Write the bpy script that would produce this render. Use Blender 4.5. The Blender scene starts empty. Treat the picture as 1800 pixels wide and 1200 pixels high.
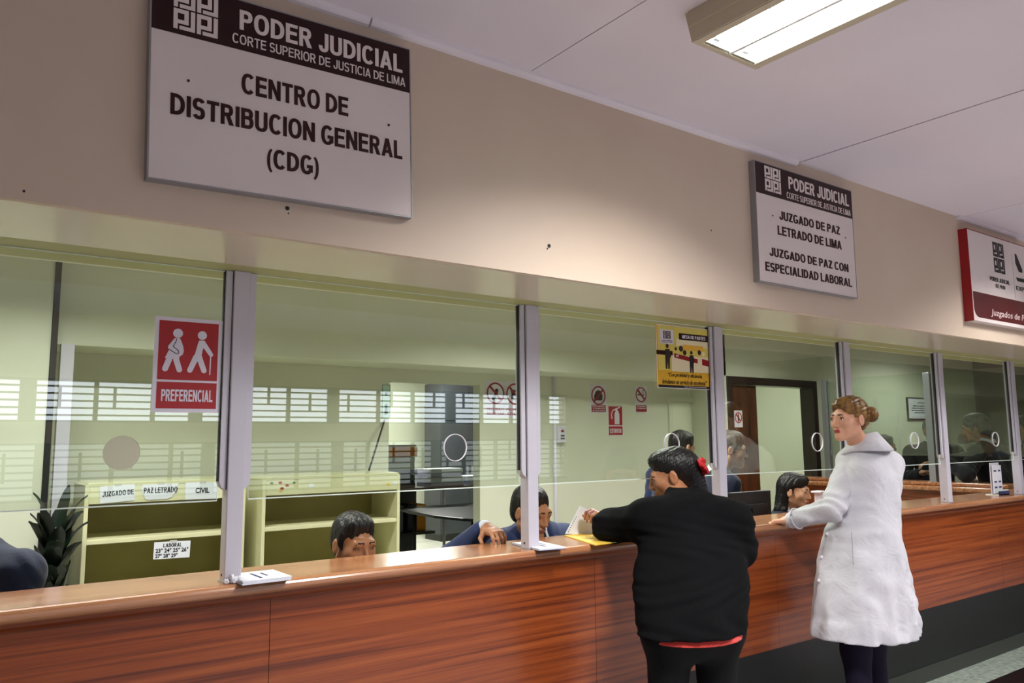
import bpy, bmesh, math, random
import numpy as np
from mathutils import Vector, Matrix
from math import radians as rad, sin, cos, pi
SC = bpy.context.scene
COL = SC.collection
# ------------------------------------------------------------------ camera
YAW, PITCH, ROLL, FPX = rad(36.25242828), rad(7.03602348), rad(-0.48724134), 1391.63
H = 1.5                                                    # eye height of the photographer
def _rot():
    cy, sy, cp, sp = cos(YAW), sin(YAW), cos(PITCH), sin(PITCH)
    F = np.array([sy*cp, cy*cp, sp]); r = np.array([cy, -sy, 0.]); u = np.cross(r, F)
    c, s = cos(ROLL), sin(ROLL)
    return np.array([r*c+u*s, -r*s+u*c, F])
RC = _rot()
def at(px, py, Y):
    """photo pixel -> world point on the plane y = Y"""
    d = RC.T @ np.array([(px-900)/FPX, -(py-600)/FPX, 1.])
    return Vector((d[0]/d[1]*Y, Y, d[2]/d[1]*Y + H))
cam = bpy.data.cameras.new('camera'); cam.sensor_width = 36; cam.lens = FPX/1800*36
co = bpy.data.objects.new('camera', cam); COL.objects.link(co)
M = Matrix([list(RC[0]), list(RC[1]), list(-RC[2])]).transposed().to_4x4()
M.translation = (0, 0, H); co.matrix_world = M
cam.clip_start = .05
SC.camera = co
SC.view_settings.view_transform = 'Standard'; SC.view_settings.look = 'None'
SC.view_settings.gamma = 1; SC.view_settings.use_curve_mapping = False
SC.view_settings.exposure = -0.12
W = bpy.data.worlds.new('world'); SC.world = W; W.use_nodes = True
W.node_tree.nodes['Background'].inputs[0].default_value = (.75, .82, .9, 1)
W.node_tree.nodes['Background'].inputs[1].default_value = .15
# lamp positions (fixtures with their own light are built below): x, y, watts, tint
HALL_LAMPS = [(1.93, .86, 88, 1), (5.13, .86, 80, 1), (8.33, .86, 30, 1)]
OFFICE_LAMPS = [(.6, 3.75, 52, 0), (3.5, 3.75, 57, 0), (6.2, 3.9, 27, 0), (9.2, 4.2, 18, 0), (5.5, 9.7, 150, 2), (8.0, 6.4, 34, 2)]
# ------------------------------------------------------------------ materials
def srgb(r, g, b):
    f = lambda c: (c/255/12.92 if c/255 <= .04045 else ((c/255+.055)/1.055)**2.4)
    return (f(r), f(g), f(b), 1)
MATS = {}
def mat(name, c, rough=.5, metal=0, coat=0, bump=None, var=None, spec=.5, sheen=0, crumple=0):
    """principled; bump=(scale, strength[, (sx,sy,sz)]); var=(scale, second colour[, stretch])"""
    m = bpy.data.materials.new(name); m.use_nodes = True; nt = m.node_tree; b = nt.nodes['Principled BSDF']
    b.inputs['Base Color'].default_value = srgb(*c); b.inputs['Roughness'].default_value = rough
    b.inputs['Metallic'].default_value = metal; b.inputs['Specular IOR Level'].default_value = spec
    b.inputs['Coat Weight'].default_value = coat; b.inputs['Coat Roughness'].default_value = .12
    b.inputs['Sheen Weight'].default_value = sheen
    tc = nt.nodes.new('ShaderNodeTexCoord')
    def tex(scale, stretch, detail=4):
        mp = nt.nodes.new('ShaderNodeMapping'); mp.inputs['Scale'].default_value = stretch
        nt.links.new(tc.outputs['Object'], mp.inputs[0])
        n = nt.nodes.new('ShaderNodeTexNoise'); n.inputs['Scale'].default_value = scale; n.inputs['Detail'].default_value = detail
        nt.links.new(mp.outputs[0], n.inputs['Vector']); return n
    if var:
        n = tex(var[0], var[2] if len(var) > 2 else (1, 1, 1))
        r = nt.nodes.new('ShaderNodeValToRGB'); r.color_ramp.elements[0].position = .35; r.color_ramp.elements[1].position = .65
        r.color_ramp.elements[0].color = srgb(*c); r.color_ramp.elements[1].color = srgb(*var[1])
        nt.links.new(n.outputs['Fac'], r.inputs[0]); nt.links.new(r.outputs[0], b.inputs['Base Color'])
    if bump:
        n = tex(bump[0], bump[2] if len(bump) > 2 else (1, 1, 1)); n.inputs['Distortion'].default_value = crumple
        bp = nt.nodes.new('ShaderNodeBump'); bp.inputs['Strength'].default_value = bump[1]; bp.inputs['Distance'].default_value = .01
        nt.links.new(n.outputs['Fac'], bp.inputs['Height']); nt.links.new(bp.outputs[0], b.inputs['Normal'])
    MATS[name] = m; return m
def emit(name, c, s):
    m = bpy.data.materials.new(name); m.use_nodes = True; nt = m.node_tree; nt.nodes.clear()
    o = nt.nodes.new('ShaderNodeOutputMaterial'); e = nt.nodes.new('ShaderNodeEmission')
    e.inputs[0].default_value = srgb(*c); e.inputs[1].default_value = s; nt.links.new(e.outputs[0], o.inputs[0]); return m
def glass(name, tint, f0, rough=0.0):
    """thin clear sheet: each face transmits straight through and mirrors by its angle"""
    m = bpy.data.materials.new(name); m.use_nodes = True; nt = m.node_tree; nt.nodes.clear(); N = nt.nodes.new; L = nt.links.new
    o = N('ShaderNodeOutputMaterial'); t = N('ShaderNodeBsdfTransparent'); g = N('ShaderNodeBsdfGlossy'); mx = N('ShaderNodeMixShader')
    t.inputs[0].default_value = srgb(*tint); g.inputs['Roughness'].default_value = rough; g.inputs[0].default_value = (1, 1, 1, 1)
    lw = N('ShaderNodeLayerWeight'); lw.inputs[0].default_value = .5
    p = N('ShaderNodeMath'); p.operation = 'POWER'; p.inputs[1].default_value = 5; L(lw.outputs['Facing'], p.inputs[0])
    a = N('ShaderNodeMath'); a.operation = 'MULTIPLY_ADD'; a.inputs[1].default_value = 1-f0; a.inputs[2].default_value = f0; L(p.outputs[0], a.inputs[0])
    L(a.outputs[0], mx.inputs[0]); L(t.outputs[0], mx.inputs[1]); L(g.outputs[0], mx.inputs[2]); L(mx.outputs[0], o.inputs[0]); return m
def wood(name, dark, mid, light, stretch, rough=.3, coat=.5, seams=None):
    m = bpy.data.materials.new(name); m.use_nodes = True; nt = m.node_tree; b = nt.nodes['Principled BSDF']; N = nt.nodes.new; L = nt.links.new
    tc = N('ShaderNodeTexCoord'); mp = N('ShaderNodeMapping'); mp.inputs['Scale'].default_value = stretch; L(tc.outputs['Object'], mp.inputs[0])
    n1 = N('ShaderNodeTexNoise'); n1.inputs['Scale'].default_value = 3; n1.inputs['Detail'].default_value = 8; n1.inputs['Distortion'].default_value = .35
    n2 = N('ShaderNodeTexNoise'); n2.inputs['Scale'].default_value = 22; n2.inputs['Detail'].default_value = 3
    L(mp.outputs[0], n1.inputs['Vector']); L(mp.outputs[0], n2.inputs['Vector'])
    ad = N('ShaderNodeMath'); ad.operation = 'MULTIPLY_ADD'; ad.inputs[1].default_value = .35; L(n2.outputs['Fac'], ad.inputs[0]); L(n1.outputs['Fac'], ad.inputs[2])
    r = N('ShaderNodeValToRGB'); e = r.color_ramp.elements; e[0].position = .5; e[0].color = srgb(*dark); e[1].position = .82; e[1].color = srgb(*light)
    k = r.color_ramp.elements.new(.66); k.color = srgb(*mid)
    L(ad.outputs[0], r.inputs[0]); L(r.outputs[0], b.inputs['Base Color'])
    b.inputs['Roughness'].default_value = rough; b.inputs['Coat Weight'].default_value = coat; b.inputs['Coat Roughness'].default_value = .15
    MATS[name] = m; return m
WALL = mat('cream_wall_paint', (208, 190, 171), .55, bump=(18, .06), var=(1.6, (202, 183, 163)))
SOFFIT = mat('glossy_cream_paint', (214, 203, 178), .22, bump=(9, .04), spec=.6)
OFFICE = mat('pale_green_cream_paint', (222, 224, 204), .6, bump=(18, .05), var=(1.2, (214, 216, 195)))
OLIVE = mat('olive_paint', (170, 166, 110), .5)
CEIL = mat('ceiling_paint', (232, 226, 232), .7, bump=(30, .05), var=(1.1, (226, 219, 226)))
CEILGAP = mat('ceiling_gap', (60, 56, 54), .8)
POSTM = mat('lilac_grey_enamel', (198, 195, 206), .32, coat=.3)
ALU = mat('aluminium', (176, 178, 186), .35, metal=.7)
GASK = mat('black_gasket', (18, 18, 20), .6)
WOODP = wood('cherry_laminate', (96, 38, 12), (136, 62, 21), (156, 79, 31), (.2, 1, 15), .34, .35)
WOODT = wood('cherry_sheen_top', (132, 78, 50), (168, 112, 74), (184, 130, 90), (.25, 14, 14), .26, .6)  # same cherry as the panels, colour lightened for the bright office mirrored in it
PLINTH = mat('black_plinth', (22, 26, 26), .45, bump=(40, .03))
KICK = mat('dark_grey_skirting', (52, 56, 52), .5)
TERR = mat('green_terrazzo', (120, 132, 122), .35, var=(28, (168, 178, 166)), coat=.2)
BLACKF = mat('black_floor', (16, 10, 10), .3, var=(20, (34, 14, 14)))
HFLOOR = mat('hall_floor', (196, 190, 194), .3, var=(20, (182, 176, 180)))  # unseen hall floor made pale to bounce light onto the ceiling
OFLOOR = mat('office_floor', (206, 208, 196), .3, var=(5, (192, 194, 180)))
GROUT = mat('grout', (110, 112, 104), .8)
SIGNW = mat('sign_white', (228, 217, 214), .35, var=(2.2, (218, 206, 203)))
MAROON = mat('sign_maroon', (40, 7, 10), .4, spec=.3)
INK = mat('maroon_ink', (48, 8, 12), .5, spec=.3)
INKL = mat('sign_letter_white', (226, 212, 210), .4)
BLACK = mat('black_ink', (16, 16, 18), .5)
SIGNE = mat('sign_edge_grey', (150, 148, 150), .35, metal=.4)
RED = mat('sign_red', (168, 9, 17), .4, coat=.1)
DRED = mat('sign_dark_red', (150, 12, 22), .3)
PAPER = mat('white_paper', (232, 234, 244), .6)
PAPERW = mat('sticker_white', (226, 222, 236), .35)
GLASS = glass('clear_glass', (246, 250, 246), .078)
GEDGE = mat('polished_glass_edge', (226, 240, 228), .2)
YEL = mat('yellow_paper', (236, 196, 74), .5)
# ------------------------------------------------------------------ mesh helpers
def bx(bm, x0, x1, y0, y1, z0, z1, mi=0):
    vs = [bm.verts.new((x, y, z)) for x in (x0, x1) for y in (y0, y1) for z in (z0, z1)]
    for f in ((0, 1, 3, 2), (4, 6, 7, 5), (0, 4, 5, 1), (2, 3, 7, 6), (0, 2, 6, 4), (1, 5, 7, 3)):
        bm.faces.new([vs[i] for i in f]).material_index = mi
    return vs
def tube(bm, pts, r, seg=10, mi=0, caps=True):
    pts = [Vector(p) for p in pts]; rings = []
    rr = r if isinstance(r, (list, tuple)) else [r]*len(pts)
    for i, p in enumerate(pts):
        t = (pts[min(i+1, len(pts)-1)]-pts[max(i-1, 0)]).normalized()
        a = t.cross(Vector((0, 0, 1)) if abs(t.z) < .9 else Vector((1, 0, 0))).normalized(); b = t.cross(a)
        rings.append([bm.verts.new(p+(a*cos(2*pi*k/seg)+b*sin(2*pi*k/seg))*rr[i]) for k in range(seg)])
    for u, v in zip(rings, rings[1:]):
        for k in range(seg):
            f = bm.faces.new((u[k], u[(k+1) % seg], v[(k+1) % seg], v[k])); f.material_index = mi; f.smooth = True
    if caps:
        bm.faces.new(rings[0]).material_index = mi; bm.faces.new(rings[-1]).material_index = mi
PC = [0]
def prism(bm, outline, y0, y1, holes=(), mi=0, side=None):
    """polygon given in (x,z), with holes, extruded from y0 to y1"""
    side = mi if side is None else side; PC[0] += 1
    if abs(y1-y0) < .003: y0 -= (PC[0] % 24)*2e-5 if y0 < y1 else 0
    for y in (y0, y1):
        edges = []
        for loop in [outline]+list(holes):
            vs = [bm.verts.new((x, y, z)) for x, z in loop]
            edges += [bm.edges.new((vs[i], vs[(i+1) % len(vs)])) for i in range(len(vs))]
        g = bmesh.ops.triangle_fill(bm, edges=edges, use_beauty=True)
        for f in g['geom']:
            if isinstance(f, bmesh.types.BMFace): f.material_index = mi
    for loop in [outline]+list(holes):
        n = len(loop); a = [bm.verts.new((x, y0, z)) for x, z in loop]; b = [bm.verts.new((x, y1, z)) for x, z in loop]
        for i in range(n):
            bm.faces.new((a[i], a[(i+1) % n], b[(i+1) % n], b[i])).material_index = side
def obj(name, bm, mats, parent=None, bevel=0, loc=None, smooth=False, recalc=True):
    bmesh.ops.remove_doubles(bm, verts=bm.verts, dist=1e-6)
    if recalc: bmesh.ops.recalc_face_normals(bm, faces=bm.faces)
    me = bpy.data.meshes.new(name); bm.to_mesh(me); bm.free()
    for m in (mats if isinstance(mats, (list, tuple)) else [mats]): me.materials.append(m)
    o = bpy.data.objects.new(name, me); COL.objects.link(o)
    if parent: o.parent = parent
    if loc is not None: o.location = loc
    if bevel:
        mo = o.modifiers.new('bevel', 'BEVEL'); mo.width = bevel; mo.segments = 2; mo.limit_method = 'ANGLE'
    if smooth:
        for p in me.polygons: p.use_smooth = True
    return o
def box(name, mats, x0, x1, y0, y1, z0, z1, parent=None, bevel=0):
    bm = bmesh.new(); bx(bm, x0, x1, y0, y1, z0, z1); return obj(name, bm, mats, parent, bevel)
def struct(o): o['kind'] = 'structure'; return o
def tag(o, label, cat, group=None):
    o['label'] = label; o['category'] = cat
    if group: o['group'] = group
    return o
def thing(name, label, cat, loc=(0, 0, 0), rz=0, group=None):
    o = bpy.data.objects.new(name, None); COL.objects.link(o); o.location = loc; o.rotation_euler = (0, 0, rz)
    o.empty_display_size = .1
    return tag(o, label, cat, group)
def dup(root, loc, label, rz=None):
    r = root.copy(); COL.objects.link(r); r.location = loc; r['label'] = label
    if rz is not None: r.rotation_euler = (0, 0, rz)
    for ch in [q for q in root.children if q.type != "LIGHT"]:
        c = ch.copy(); COL.objects.link(c); c.parent = r
        for g in ch.children:
            d = g.copy(); COL.objects.link(d); d.parent = c
    return r
def circle(cx, cz, r, n=32, rz=None): return [(cx+r*cos(2*pi*k/n), cz+(rz or r)*sin(2*pi*k/n)) for k in range(n)]
def plain_lettering(txt, x0, x1, z0, z1, y, m, parent, bold, shear, name, thick):
    cu = bpy.data.curves.new('t', 'FONT'); cu.body = txt; cu.offset = bold; cu.shear = shear; cu.extrude = .01; cu.resolution_u = 3
    t = bpy.data.objects.new('t', cu); COL.objects.link(t)
    dg = bpy.context.evaluated_depsgraph_get(); me = bpy.data.meshes.new_from_object(t.evaluated_get(dg))
    bpy.data.objects.remove(t); bpy.data.curves.remove(cu)
    n = len(me.vertices); c = np.empty(n*3); me.vertices.foreach_get('co', c); c = c.reshape(-1, 3)
    lo, hi = c.min(0), c.max(0); out = np.empty_like(c)
    out[:, 0] = x0+(c[:, 0]-lo[0])/(hi[0]-lo[0])*(x1-x0)
    out[:, 2] = z0+(c[:, 1]-lo[1])/(hi[1]-lo[1])*(z1-z0)
    out[:, 1] = y-(c[:, 2]-lo[2])/(hi[2]-lo[2])*thick
    me.vertices.foreach_set('co', out.ravel()); me.update(); me.name = name; me.materials.clear(); me.materials.append(m)
    o = bpy.data.objects.new(name, me); COL.objects.link(o); o.parent = parent; return o
def glyphs(t):
    """plain bold capitals one unit high: width and polygons of each letter"""
    h = t*.82; Rc = lambda a, b, c, d: [(a, b), (c, b), (c, d), (a, d)]
    def ring(cx, cy, rx, ry, a0, a1, tx=t, ty=h, n=20):
        A = [rad(a0+(a1-a0)*k/n) for k in range(n+1)]; p = lambda a, x, y: (cx+x*math.copysign(abs(cos(a))**.86, cos(a)), cy+y*math.copysign(abs(sin(a))**.86, sin(a)))
        return [p(a, rx, ry) for a in A]+[p(a, rx-tx, ry-ty) for a in reversed(A)]
    def bowl(x, y0, y1, w, s): cy = (y0+y1)/2; r = (y1-y0)/2; b = min(r, w-x-.02); return [Rc(x, y0, w-b, y0+s), Rc(x, y1-s, w-b, y1), ring(w-b, cy, b, r, -90, 90, t, s)]
    w = .62; st = Rc(0, 0, t, 1); G = {}
    G['I'] = (t, [st]); G['L'] = (.56, [st, Rc(0, 0, .56, h)]); G['E'] = (w, [st, Rc(0, 0, w, h), Rc(0, 1-h, w, 1), Rc(0, .53-h/2, w-.04, .53+h/2)])
    G['F'] = (.58, [st, Rc(0, 1-h, .58, 1), Rc(0, .51-h/2, .52, .51+h/2)]); G['T'] = (w, [Rc(w/2-t/2, 0, w/2+t/2, 1), Rc(0, 1-h, w, 1)])
    G['H'] = (.7, [st, Rc(.7-t, 0, .7, 1), Rc(0, .52-h/2, .7, .52+h/2)]); G['N'] = (.7, [st, Rc(.7-t, 0, .7, 1), [(0, 1), (t*1.05, 1), (.7, 0), (.7-t*1.05, 0)]])
    m = .84; G['M'] = (m, [Rc(0, 0, t*.92, 1), Rc(m-t*.92, 0, m, 1), [(0, 1), (t*1.25, 1), (m/2+t*.45, 0), (m/2-t*.45, 0)], [(m, 1), (m-t*1.25, 1), (m/2-t*.45, 0), (m/2+t*.45, 0)]])
    G['Z'] = (.6, [Rc(0, 0, .6, h), Rc(.03, 1-h, .59, 1), [(0, h*.9), (t*1.25, h*.9), (.59, 1-h), (.59-t*1.25, 1-h)]]); a = .74
    G['A'] = (a, [[(0, 0), (t*1.03, 0), (a/2+t*.5, 1), (a/2-t*.55, 1)], [(a, 0), (a-t*1.03, 0), (a/2-t*.5, 1), (a/2+t*.55, 1)], Rc(.2*a, .2, .8*a, .2+h*.95)])
    G['X'] = (.68, [[(0, 0), (t*1.15, 0), (.68, 1), (.68-t*1.15, 1)], [(.68, 0), (.68-t*1.15, 0), (0, 1), (t*1.15, 1)]]); o = .76
    G['O'] = (o, [ring(o/2, .5, o/2, .515, 0, 360, n=36)]); G['C'] = (.70, [ring(.37, .5, .37, .515, 42, 318, n=30)])
    G['G'] = (.73, [ring(.37, .5, .37, .515, 42, 322, n=30), Rc(.38, .5-h, .73, .5), Rc(.73-t, .12, .73, .5)])
    G['D'] = (.70, [st]+bowl(0, 0, 1, .70, h)); G['P'] = (.63, [st]+bowl(0, .41, 1, .63, h)); G['B'] = (.66, [st]+bowl(0, .46, 1, .63, h)+bowl(0, 0, .46+h, .66, h))
    G['R'] = (.69, [st]+bowl(0, .42, 1, .64, h)+[[(.26, .46), (.26+t*1.1, .46), (.69, 0), (.69-t*1.2, 0)]])
    G['U'] = (.68, [Rc(0, .32, t, 1), Rc(.68-t, .32, .68, 1), ring(.34, .32, .34, .335, 180, 360)]); G['J'] = (.54, [Rc(.54-t, .3, .54, 1), ring(.27, .3, .27, .315, 178, 360)])
    cy = (1.51-h/2)/2; ry = 1.01-cy; G['S'] = (.62, [ring(.31, cy, .31, ry, 22, 270), ring(.31, 1-cy, .31, ry, -158, 90)])
    G['('] = (.27, [ring(.42, .38, .42, .68, 115, 245, t*.8, t*.4)]); G[')'] = (.27, [[(.27-x, y) for x, y in ring(.42, .38, .42, .68, 115, 245, t*.8, t*.4)]]); G[' '] = (.2, [])
    return G
GLY = {}
def lettering(txt, x0, x1, z0, z1, y, m, parent, bold=.02, shear=0, name='lettering', thick=.0012):
    """one line of writing fitted into the rectangle x0..x1, z0..z1 of its parent's front face"""
    t = .205 if bold > .025 else .15
    G = GLY.setdefault(t, glyphs(t))
    if any(ch not in G for ch in txt) or shear or bold == 0: return plain_lettering(txt, x0, x1, z0, z1, y, m, parent, bold, shear, name, thick)
    gap = .09 if t > .2 else .11; W_ = sum(G[ch][0]+gap for ch in txt)-gap; k = (x1-x0)/W_; x = x0; bm = bmesh.new(); b0 = -.28 if '(' in txt else 0; hz = (z1-z0)/(1-b0+(.06 if b0 else 0))
    for ch in txt:
        w, polys = G[ch]
        for j, pl in enumerate(polys):
            q = []; th = thick+.00004*j
            for a, b in pl:
                v = (x+a*k, z0+(b-b0)*hz)
                if not q or abs(v[0]-q[-1][0])+abs(v[1]-q[-1][1]) > 1e-7: q.append(v)
            n = len(q); A = [bm.verts.new((u, y, v)) for u, v in q]; B = [bm.verts.new((u, y-th, v)) for u, v in q]
            for i in range(n): bm.faces.new((A[i], A[(i+1) % n], B[(i+1) % n], B[i]))
            h = n//2
            if n > 10:
                for i in range(h-1): bm.faces.new((B[i], B[i+1], B[n-2-i], B[n-1-i]))
            else: bm.faces.new(B)
        x += (w+gap)*k
    return obj(name, bm, m, parent)
def emblem(bm, x0, z0, w, h, y0, y1, mi=0):
    """square of four cells, each an interlocked P and J"""
    for i in (0, 1):
        for j in (0, 1):
            X = lambda u: x0+(i*7.6+u)/14.6*w
            Z = lambda v: z0+h-(j*7.6+v)/14.6*h
            for (a, b, c, d) in ((0, 1.35, 0, 7), (1.35, 4.9, 0, 1.35), (3.5, 4.9, 1.35, 5.0), (1.35, 3.5, 3.7, 5.0), (5.6, 7, 0, 7), (1.95, 5.6, 5.75, 7)):
                bx(bm, X(a), X(b), y0, y1, Z(d), Z(c), mi)
# ------------------------------------------------------------------ the setting
YW, ZS, ZC = 2.095, 2.0575, 2.772          # header wall face, soffit, ceiling
bm = bmesh.new()
bx(bm, -3, 11.5, YW, 2.12, ZS, ZC+.1, 0); bx(bm, -3, 11.5, 2.12, 2.505, ZS, ZC+.1, 1); bx(bm, -3, 11.5, 2.505, 2.75, ZS, ZC+.1, 2); bx(bm, -3, 11.5, 2.75, 2.77, ZS, ZC+.1, 3)
wall_front = struct(obj('wall_front', bm, [WALL, SOFFIT, OLIVE, OFFICE]))
for px, py, r in ((505, 366, .006), (507, 375, .002), (965, 432, .007), (962, 437, .003), (1250, 405, .003), (42, 336, .003)):
    p = at(px, py, YW); bm = bmesh.new(); tube(bm, [(p.x, YW-.0015, p.z), (p.x, YW+.004, p.z)], r, 9); obj('nail_hole', bm, BLACK, wall_front)
# hall ceiling of wide painted boards with open joints
bm = bmesh.new()
for a, b in ((-3, .02), (.026, 1.61), (1.614, 3.196), (3.206, 4.80), (4.806, 6.4), (6.406, 8), (8.006, 11.5)): bx(bm, a, b, -3.5, YW+.02, ZC, ZC+.02, 0)
bx(bm, -3, 11.5, -3.5, YW+.02, ZC+.02, ZC+.06, 1)
struct(obj('ceiling', bm, [CEIL, CEILGAP]))
struct(box('ceiling_office', OFFICE, -3, 11.5, 2.77, 11.6, ZC, ZC+.06))
def cornice(n, x0, x1):
    bm = bmesh.new(); prof = [(0, 0), (-.026, 0), (-.024, -.010), (-.014, -.019), (0, -.022)]
    a = [bm.verts.new((x0, YW+y, ZC+z)) for y, z in prof]; b = [bm.verts.new((x1, YW+y, ZC+z)) for y, z in prof]
    for i in range(5): bm.faces.new((a[i], a[(i+1) % 5], b[(i+1) % 5], b[i]))
    bm.faces.new(a); bm.faces.new(b); struct(obj(n, bm, CEIL))
cornice('trim_1', -3, .998); cornice('trim_2', 1.004, 3.18); cornice('trim_3', 4.76, 11.5)
# floors
bm = bmesh.new(); bx(bm, -3, 11.5, 2.0, 2.376, -.05, 0, 0)
for i in range(25):
    for j in range(10): bx(bm, -3+i*.6+.002, -3+i*.6+.598, -4+j*.6+.002, -4+j*.6+.598, -.05, 0, 1)
struct(obj('floor', bm, [BLACKF, HFLOOR]))
bm = bmesh.new()
x = -3
while x < 11.5:
    bx(bm, x+.002, x+.598, 2.378, 2.472, -.05, 0, 0); bx(bm, x+.302, x+.898, 2.476, 2.70, -.05, 0, 0); x += .6
bx(bm, -3, 11.5, 2.376, 2.70, -.05, -.002, 1)
struct(obj('floor_border', bm, [TERR, GROUT]))
bm = bmesh.new()
for i in range(25):
    for j in range(15): bx(bm, -3+i*.6+.003, -3+i*.6+.597, 2.70+j*.6+.003, 2.70+j*.6+.597, -.05, 0, 0)
bx(bm, -3, 12, 2.70, 11.7, -.05, -.002, 1)
struct(obj('floor_office', bm, [OFLOOR, GROUT]))
# walls around the hall
DAY = emit('daylight_pane', (236, 243, 255), 4.3); DAY2 = emit('shaded_daylight_pane', (236, 243, 246), 1.1)
GRILLE = mat('window_grille', (52, 54, 50), .5)
bm = bmesh.new()
for z0, z1 in ((0, .95), (1.50, 1.70), (2.12, ZC)): bx(bm, -3, 11.5, -3.7, -3.5, z0, z1)
for x0, x1 in ((-3, -2.2), (7.35, 11.5)):
    for z0, z1 in ((.95, 1.50), (1.70, 2.12)): bx(bm, x0, x1, -3.7, -3.5, z0, z1)
struct(obj('wall_rear', bm, WALL))
def grille_window(n, z0, z1, pane, hs, seed):
    R = random.Random(seed); bm = bmesh.new(); X0, X1 = -2.2, 7.35
    for k in range(1, hs): z = z0+(z1-z0)*k/hs; bx(bm, X0, X1, -3.56, -3.545, z-.009, z+.009)
    x = X0; wide = [.7, 1.45, .9, 1.6]; k = 0
    while x < X1:
        bx(bm, x-.07 if k % 3 == 0 else x-.02, x+.07 if k % 3 == 0 else x+.02, -3.58, -3.54, z0, z1)
        w = R.uniform(.34, .62); q = x+w*R.uniform(.3, .6); zz = z0+(z1-z0)*R.choice((.33, .5))
        bx(bm, q-.014, q+.014, -3.566, -3.548, zz, zz+(z1-z0)*.5); x += w; k += 1
    for a, b in ((z0, z0+.02), (z1-.02, z1)): bx(bm, X0, X1, -3.62, -3.5, a, b)
    o = struct(obj(n, bm, GRILLE)); box('pane', pane, X0, X1, -3.66, -3.65, z0, z1, o)
grille_window('window_1', 1.70, 2.12, DAY, 6, 3); grille_window('window_2', .95, 1.50, DAY2, 8, 5)
struct(box('wall_left', WALL, -3.1, -3, -3.7, 11.7, 0, ZC)); struct(box('wall_right', mat('darkened_end_wall', (84, 80, 72), .6), 11.5, 11.6, -3.7, 11.7, 0, ZC))  # right wall colour darkened to keep its reflection in the glass dim
# office walls
FO = 5.0; YB = 5.4
bm = bmesh.new(); bx(bm, -3, .50, 4.9, 5.44, 0, ZC); struct(obj('wall_office_left', bm, OFFICE))
bm = bmesh.new(); bx(bm, .50, 6.2, FO, YB, 1.5+.1085*FO, ZC); struct(obj('wall_beam', bm, OFFICE, bevel=.004))
bm = bmesh.new(); bx(bm, .50, 2.80, YB, YB+.1, 0, ZC); bx(bm, 3.626, 6.2, YB, YB+.1, 0, ZC); bx(bm, 2.80, 3.626, YB, YB+.1, 1.5+.0825*YB, ZC)
struct(obj('wall_back', bm, OFFICE))
# doorway with dark frame at the right, cream room behind
bm = bmesh.new(); bx(bm, 6.2, 6.26, FO, YB+.1, 0, ZC); bx(bm, 7.76, 11.5, FO, FO+.12, 0, ZC); bx(bm, 6.2, 7.76, FO, FO+.12, 1.5+.60, ZC)
bx(bm, 6.1, 9.6, 8.2, 8.3, 0, ZC); bx(bm, 6.1, 6.2, YB+.1, 8.3, 0, ZC); bx(bm, 9.5, 9.6, YB, 8.3, 0, ZC)
struct(obj('wall_office_right', bm, OFFICE))
struct(box('wall_far', OFFICE, -.5, 11.5, 11.5, 11.6, 0, ZC))
DOORW = wood('dark_door_wood', (46, 22, 10), (78, 40, 18), (96, 52, 26), (5, 5, .6), .35, .3)
FRAMEW = mat('dark_frame_wood', (38, 20, 18), .35, coat=.3)
bm = bmesh.new(); bx(bm, 6.262, 6.33, FO-.02, FO+.14, 0, 2.098); bx(bm, 7.68, 7.758, FO-.02, FO+.14, 0, 2.098); bx(bm, 6.33, 7.68, FO-.02, FO+.14, 2.02, 2.098)
d1 = struct(obj('door_1', bm, FRAMEW, bevel=.004))
bm = bmesh.new(); bx(bm, 6.333, 6.76, FO+.03, FO+.075, .01, 2.017); obj('door_leaf', bm, DOORW, d1)
for i, px in enumerate((1272, 1298)):
    p = at(px, 736, FO+.028); s = obj('sticker', (lambda b: (bx(b, p.x-.062, p.x+.062, FO+.0275, FO+.03, p.z-.083, p.z+.083), b)[1])(bmesh.new()), PAPERW, d1)
    bm = bmesh.new(); prism(bm, circle(p.x, p.z+.012, .054, 28), FO+.0255, FO+.0275, [circle(p.x, p.z+.012, .044, 28)])
    a = .05*.7; prism(bm, [(p.x-a-.005, p.z+.012+a-.005), (p.x-a+.005, p.z+.012+a+.005), (p.x+a+.005, p.z+.012-a+.005), (p.x+a-.005, p.z+.012-a-.005)], FO+.0255, FO+.0275)
    obj('prohibition_ring', bm, RED, s)
    bm = bmesh.new(); prism(bm, circle(p.x, p.z+.04, .009, 14), FO+.026, FO+.0275); prism(bm, [(p.x-.012, p.z+.03), (p.x+.012, p.z+.03), (p.x+.008, p.z-.025), (p.x-.008, p.z-.025)], FO+.026, FO+.0275); obj('pictogram', bm, BLACK, s)
# cream flush door in the back wall, left of the dark doorway
bm = bmesh.new(); a, b = 1.093*YB, 1.198*YB
bx(bm, a-.05, a, YB-.02, YB, 0, 1.5+.075*YB); bx(bm, a, 6.2, YB-.02, YB, 1.5+.0655*YB, 1.5+.075*YB)
d2 = struct(obj('door_2', bm, OFFICE)); box('door_leaf', mat('cream_door', (226, 228, 204), .4), a+.004, 6.16, YB-.012, YB, .01, 1.5+.0645*YB, d2)
bm = bmesh.new(); tube(bm, [(6.1, YB-.05, 1.02), (6.02, YB-.05, 1.02)], .009); tube(bm, [(6.1, YB-.05, 1.02), (6.1, YB-.012, 1.02)], .009); obj('door_handle', bm, ALU, d2)
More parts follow.
